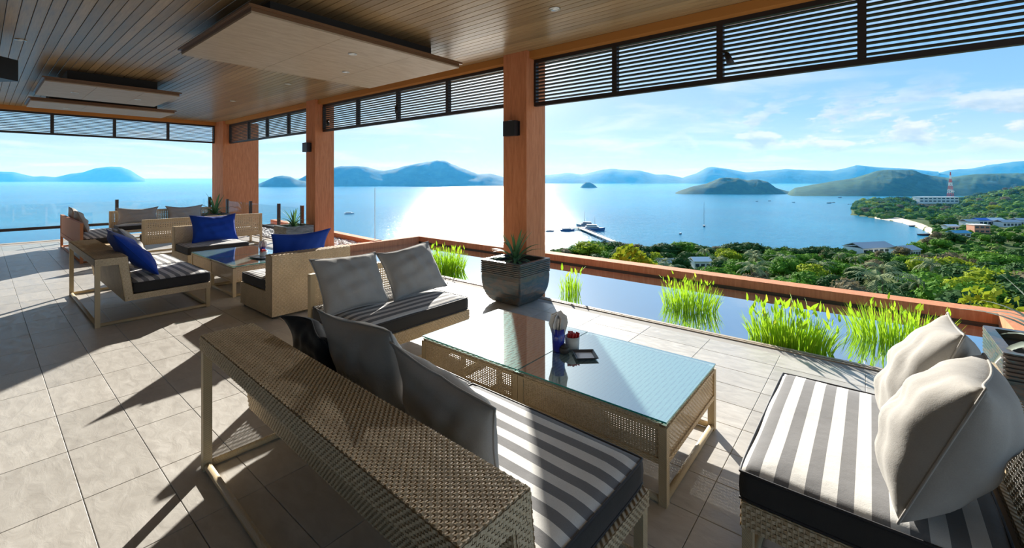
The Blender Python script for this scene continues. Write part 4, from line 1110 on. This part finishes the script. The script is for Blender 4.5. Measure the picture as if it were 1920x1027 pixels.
tag(scrub('village_scrub', [(rs.uniform(1752, 1990), rs.uniform(235, 410)) for _ in range(420)], M['scrub'], 1.0, 10, 8), 'green bushes between the village houses', 'scrub')
# shrubs growing against the outside of the parapet
def shrub(label, px0, px1, py0, py1, d, mat, n):
    t = thing('shrub', label, 'shrub', (*polar((px0+px1)/2, d), zat((py0+py1)/2, d)-.55), 0, 'shrubs outside the parapet')
    rr = random.Random(px0); b = MB(); w = (px1-px0)/820*d/2
    ax = Vector((RT[0], RT[1], 0))
    for _ in range(n):
        x = rr.uniform(-1, 1); z = rr.random()*(1-.75*max(0, x)) ; p = ax*x*w+Vector((FW[0], FW[1], 0))*rr.uniform(-.3,.3)+Vector((0,0,.30+z*.45*(1-abs(x)**3)))
        u = Vector((rr.gauss(0,1), rr.gauss(0,1), rr.gauss(.5,.7))).normalized(); t1 = u.orthogonal().normalized(); t2 = u.cross(t1); l = rr.uniform(.05, .09)
        b.add([p-t1*l, p+t2*l*.6, p+t1*l, p-t2*l*.6], [(0,1,2,3)])
    b.build('foliage', mat, t)
    MB().tube([(0,0,-.6),(0,0,.0),(.03,.02,.45)], [.03,.025,.012], 6).build('stem', M['trunk'], t)
shrub('low yellow-green shrub along the parapet right of the front column', 1145, 1228, 468, 486, 9.6, M['crown_yellow'], 500)
shrub('leafy light green shrub over the parapet corner at the right edge', 1828, 1895, 556, 576, 7.2, M['crown_yellow'], 220)

# thin rod standing outside the left part of the parapet
P = polar(703, 10.6)
t = thing('thin_pole', 'thin upright rod behind the parapet, between middle and front columns', 'pole', (P[0], P[1], -1.4))
MB().tube([(0,0,0),(0,0,2.75)], .007, 6).build('rod', M['chrome'], t)
MB().lathe([(.03,0),(.03,.12),(.012,.16),(.009,.3)], 8).build('socket', M['bronze'], t)

# ------------------------------------------------------------------ buildings, pier and boats
def col(name, c, rough=.7): 
    if name not in M: M[name] = principled(name, c, rough)
    return M[name]
wht = col('white_render', (.72,.72,.70)); roofb = col('blue_roof', (.06,.18,.55)); rooft = col('turquoise_roof', (.10,.35,.50)); roofg = col('grey_roof', (.42,.43,.45)); orng = col('orange_render', (.62,.27,.16)); wind = col('dark_window', (.04,.06,.08), .2)
def building(label, px, d, w, dep, h, wall, roof, nw=4, rz=0., z=None, gable=True, nf=1):
    P = polar(px, d); t = thing('building', label, 'building', (P[0], P[1], ground(px, d) if z is None else z), TH+rz, 'buildings by the bay')
    MB().box(-w/2, w/2, 0, dep, -1.5, h).build('walls', wall, t)
    if gable: MB().prism([(-.5, h), (dep/2, h+dep*.22), (dep+.5, h), (dep+.5, h+.25), (dep/2, h+dep*.22+.3), (-.5, h+.25)], 'x', -w/2-.4, w/2+.4).build('roof', roof, t)
    else: MB().box(-w/2-.3, w/2+.3, -.3, dep+.3, h, h+.35).build('roof', roof, t)
    for fl in range(nf):
        for i in range(nw):
            x = -w/2+w*(i+.5)/nw; zz = h*(fl+.3)/nf
            MB().box(x-w/nw*.34, x+w/nw*.34, -.08, -.002, zz, zz+h/nf*.45).build('window', wind, t)
    return t
building('long white building on the headland below the mast', 1761, 580, 52, 10, 7.0, wht, wht, 9, z=zat(379.5, 580), gable=False, nf=2)
building('open beach pavilion with pale roof', 1728, 425, 18, 5, 2.6, col('pavilion_shade', (.16,.17,.17)), roofg, 5, z=zat(411.5, 425), gable=False)
building('large pale restaurant roof on the shore beside the water', 1648, 222, 21, 10, 2.6, wht, roofg, 6, .25)
building('long pale roofed hall with a row of dark openings', 1712, 206, 10.5, 7, 3.2, wht, roofg, 6, .3, z=-35.8)
building('low pale house left of the restaurant roof', 1625, 232, 6, 5, 2.8, wht, wht, 3, 0)
building('orange house at the village edge', 1842, 300, 9, 7, 5.5, orng, wht, 3, -.2, gable=False, nf=2)
building('white house behind the orange house', 1826, 335, 9, 7, 4.2, wht, roofg, 3)
building('village house under a blue roof', 1848, 345, 10, 7, 4.0, wht, roofb, 3)
building('white house right of the blue-roofed house', 1872, 345, 11, 7, 4.0, wht, wht, 3)
building('row of white village houses near the right edge', 1898, 335, 14, 7, 3.6, wht, roofg, 5)
building('white house at the right edge of the village', 1925, 340, 11, 7, 4.2, wht, roofg, 3)
building('low shed under a turquoise roof', 1806, 285, 10, 6, 2.4, wht, rooft, 3)
building('narrow white boathouse on the sand', 1788, 318, 8, 5, 2.6, wht, wht, 3)
building('white house among trees behind the parapet', 1257, 150, 6, 5, 3., wht, roofg, 3)
building('small white house left of the pond clump, among trees', 1318, 158, 6, 5, 3., wht, wht, 3)
# lattice mast
P = polar(1782, 600); mz = zat(369, 600); mh = zat(322, 600)-mz
t = thing('lattice_mast', 'red and white lattice mast behind the long white building', 'mast', (P[0], P[1], mz), .4)
redp = col('mast_red', (.62,.07,.05)); 
for s in range(7):
    b = MB(); z0, z1 = mh*s/7, mh*(s+1)/7; r0, r1 = 5.2*(1-s/7.4), 5.2*(1-(s+1)/7.4)
    q0 = [(r0*x, r0*y, z0) for x, y in ((-.5,-.5),(.5,-.5),(.5,.5),(-.5,.5))]; q1 = [(r1*x, r1*y, z1) for x, y in ((-.5,-.5),(.5,-.5),(.5,.5),(-.5,.5))]
    for i in range(4):
        j = (i+1)%4
        b.tube([q0[i], q1[i]], .2, 4); b.tube([q0[i], q1[j]], .11, 4); b.tube([q0[j], q1[i]], .11, 4); b.tube([q1[i], q1[j]], .11, 4)
    b.build('section', redp if s % 2 == 0 else wht, t)
MB().lathe([(.2,0),(1.6,.3),(1.6,1.4),(.2,1.6)], 10, 2.8, 0, mh*.2).build('dish', wht, t)
# pier
def seaat(px, py): d = FPX*(SEA-CAMH)/(HOR-py); return Vector((*polar(px, d), SEA))
A, B = seaat(1086, 430), seaat(1150, 457)
dv = (B-A); L = dv.length; t = thing('pier', 'concrete pier running out from the wooded shore', 'pier', A, math.atan2(dv.y, dv.x))
MB().box(0, L, -1.7, 1.7, 1.2, 1.6).build('deck', col('pier_concrete', (.55,.47,.36)), t)
for i in range(9):
    for s in (-1.3, 1.3): MB().tube([(2+L*i/9.5, s, -.5), (2+L*i/9.5, s, 1.2)], .22, 6).build('pile', col('pile_dark', (.1,.1,.1)), t)
MB().box(-3, 3, -7, 7, 1.2, 1.6).build('pier_head', col('pier_concrete', (.5,.45,.4)), t)
for s in (1.55, -1.55): MB().box(0, L, s-.04, s+.04, 2.3, 2.4).build('handrail', wht, t)
def boat(name, label, px, py, Lb, rz, hull, cab=None, mast=0, decks=1, cat='boat'):
    p = seaat(px, py); t = thing(name, label, cat, p, TH+rz, 'boats on the bay')
    w = Lb*.14; h = Lb*.11
    st = [(-.5,.75),(-.3,1.),(.1,1.),(.35,.65),(.5,.03)]
    v = []; 
    for x, k in st: v += [(x*Lb, -w*k, h*(1+.35*max(0, x)*2)), (x*Lb, w*k, h*(1+.35*max(0, x)*2)), (x*Lb*.94, w*k*.6, -.2), (x*Lb*.94, -w*k*.6, -.2)]
    f = [(4*i+q, 4*i+(q+1)%4, 4*i+4+(q+1)%4, 4*i+4+q) for i in range(4) for q in range(4)]+[(3,2,1,0),(16,17,18,19)]
    MB().add(v, f).build('hull', hull, t)
    for k in range(decks):
        if cab: MB().box(-Lb*.36+k*Lb*.06, Lb*.22-k*Lb*.08, -w*.75, w*.75, h+k*h*.75, h+(k+1)*h*.7).build('cabin', cab, t)
        if cab: MB().box(-Lb*.34+k*Lb*.06, Lb*.20-k*Lb*.08, -w*.78, w*.78, h+k*h*.75+h*.25, h+k*h*.75+h*.48).build('window_band', wind, t)
    if mast: MB().tube([(Lb*.05,0,h*.8),(Lb*.05,0,mast)], [.17,.10], 6).build('mast', col('mast_grey', (.35,.35,.36)), t)
    return t
dk = col('dark_hull', (.03,.04,.06)); bl = col('blue_hull', (.07,.17,.33)); gr = col('grey_steel', (.30,.34,.38))
boat('ferry', 'grey and white naval ferry moored at the pier head', 1113, 432, 17, -.2, bl, wht, 10.5, 2, 'ship')
boat('patrol_boat', 'grey patrol ship behind the pier head with tall mast', 1098, 425, 15, 2.9, gr, gr, 12, 2, 'ship')
boat('motor_boat', 'dark blue motor boat left of the pier head', 1064, 433, 11, .15, bl, gr, 0, 1)
boat('small_boat', 'small pale boat right beside the front column', 1031, 434, 6.5, .1, gr, wht)
boat('sailboat', 'sailboat with a tall bare mast in the middle of the bay', 1320, 424.5, 6.5, 1.2, dk, wht, zat(380, 356)-SEA)
boat('dinghy', 'small dark dinghy below the sailboat', 1276, 438.5, 4.2, .9, dk, wht)
boat('passenger_boat', 'pale passenger boat between middle and front columns', 655, 401, 10.5, .2, wht, wht, 0, 1)
for px, py, lb, s in [(1419,377.5,5,'leftmost of the specks beyond the sailboat'),(1443,377,6,'second speck from the left beyond the sailboat'),(1488,379.5,6,'third speck beyond the sailboat, towards the hill'),(1555,381,9,'longest speck in front of the wooded hill'),(1563,380,6,'speck right beside the longest one before the hill'),(1591,383,4,'rightmost speck before the headland'),(1185,345.8,14,'tiny boat under the distant mountains'),(1575,370.5,9,'boat anchored under the big wooded hill')]:
    boat('small_boat', 'distant dark boat, '+s, px, py, lb, .3, dk, None)
boat('longtail_boat', 'dark longtail boat beside the beach', 1714, 424.5, 8, .1, dk, None)
boat('longtail_boat', 'dark longtail boat near the sandy spit', 1733, 441, 9, .05, dk, None)
p = seaat(1140, 0+470)

# ------------------------------------------------------------------ sea haze over the bay and far hills
hm = bpy.data.materials.new('sea_haze'); hm.use_nodes = True; k = NT(hm.node_tree)
vsn = k.n('ShaderNodeVolumeScatter', {'Color': (.026, .185, .44, 1), 'Density': .00034, 'Anisotropy': .35})
k.t.links.new(vsn.outputs[0], k.n('ShaderNodeOutputMaterial').inputs['Volume'])
b = MB(); b.box(-9000, 9000, 300, 5600, SEA-1, 125)
hz = b.build('haze', hm); hz.rotation_euler = (0, 0, TH)
tag(hz, 'pale blue sea haze lying over the bay and far hills', 'haze', kind='stuff')
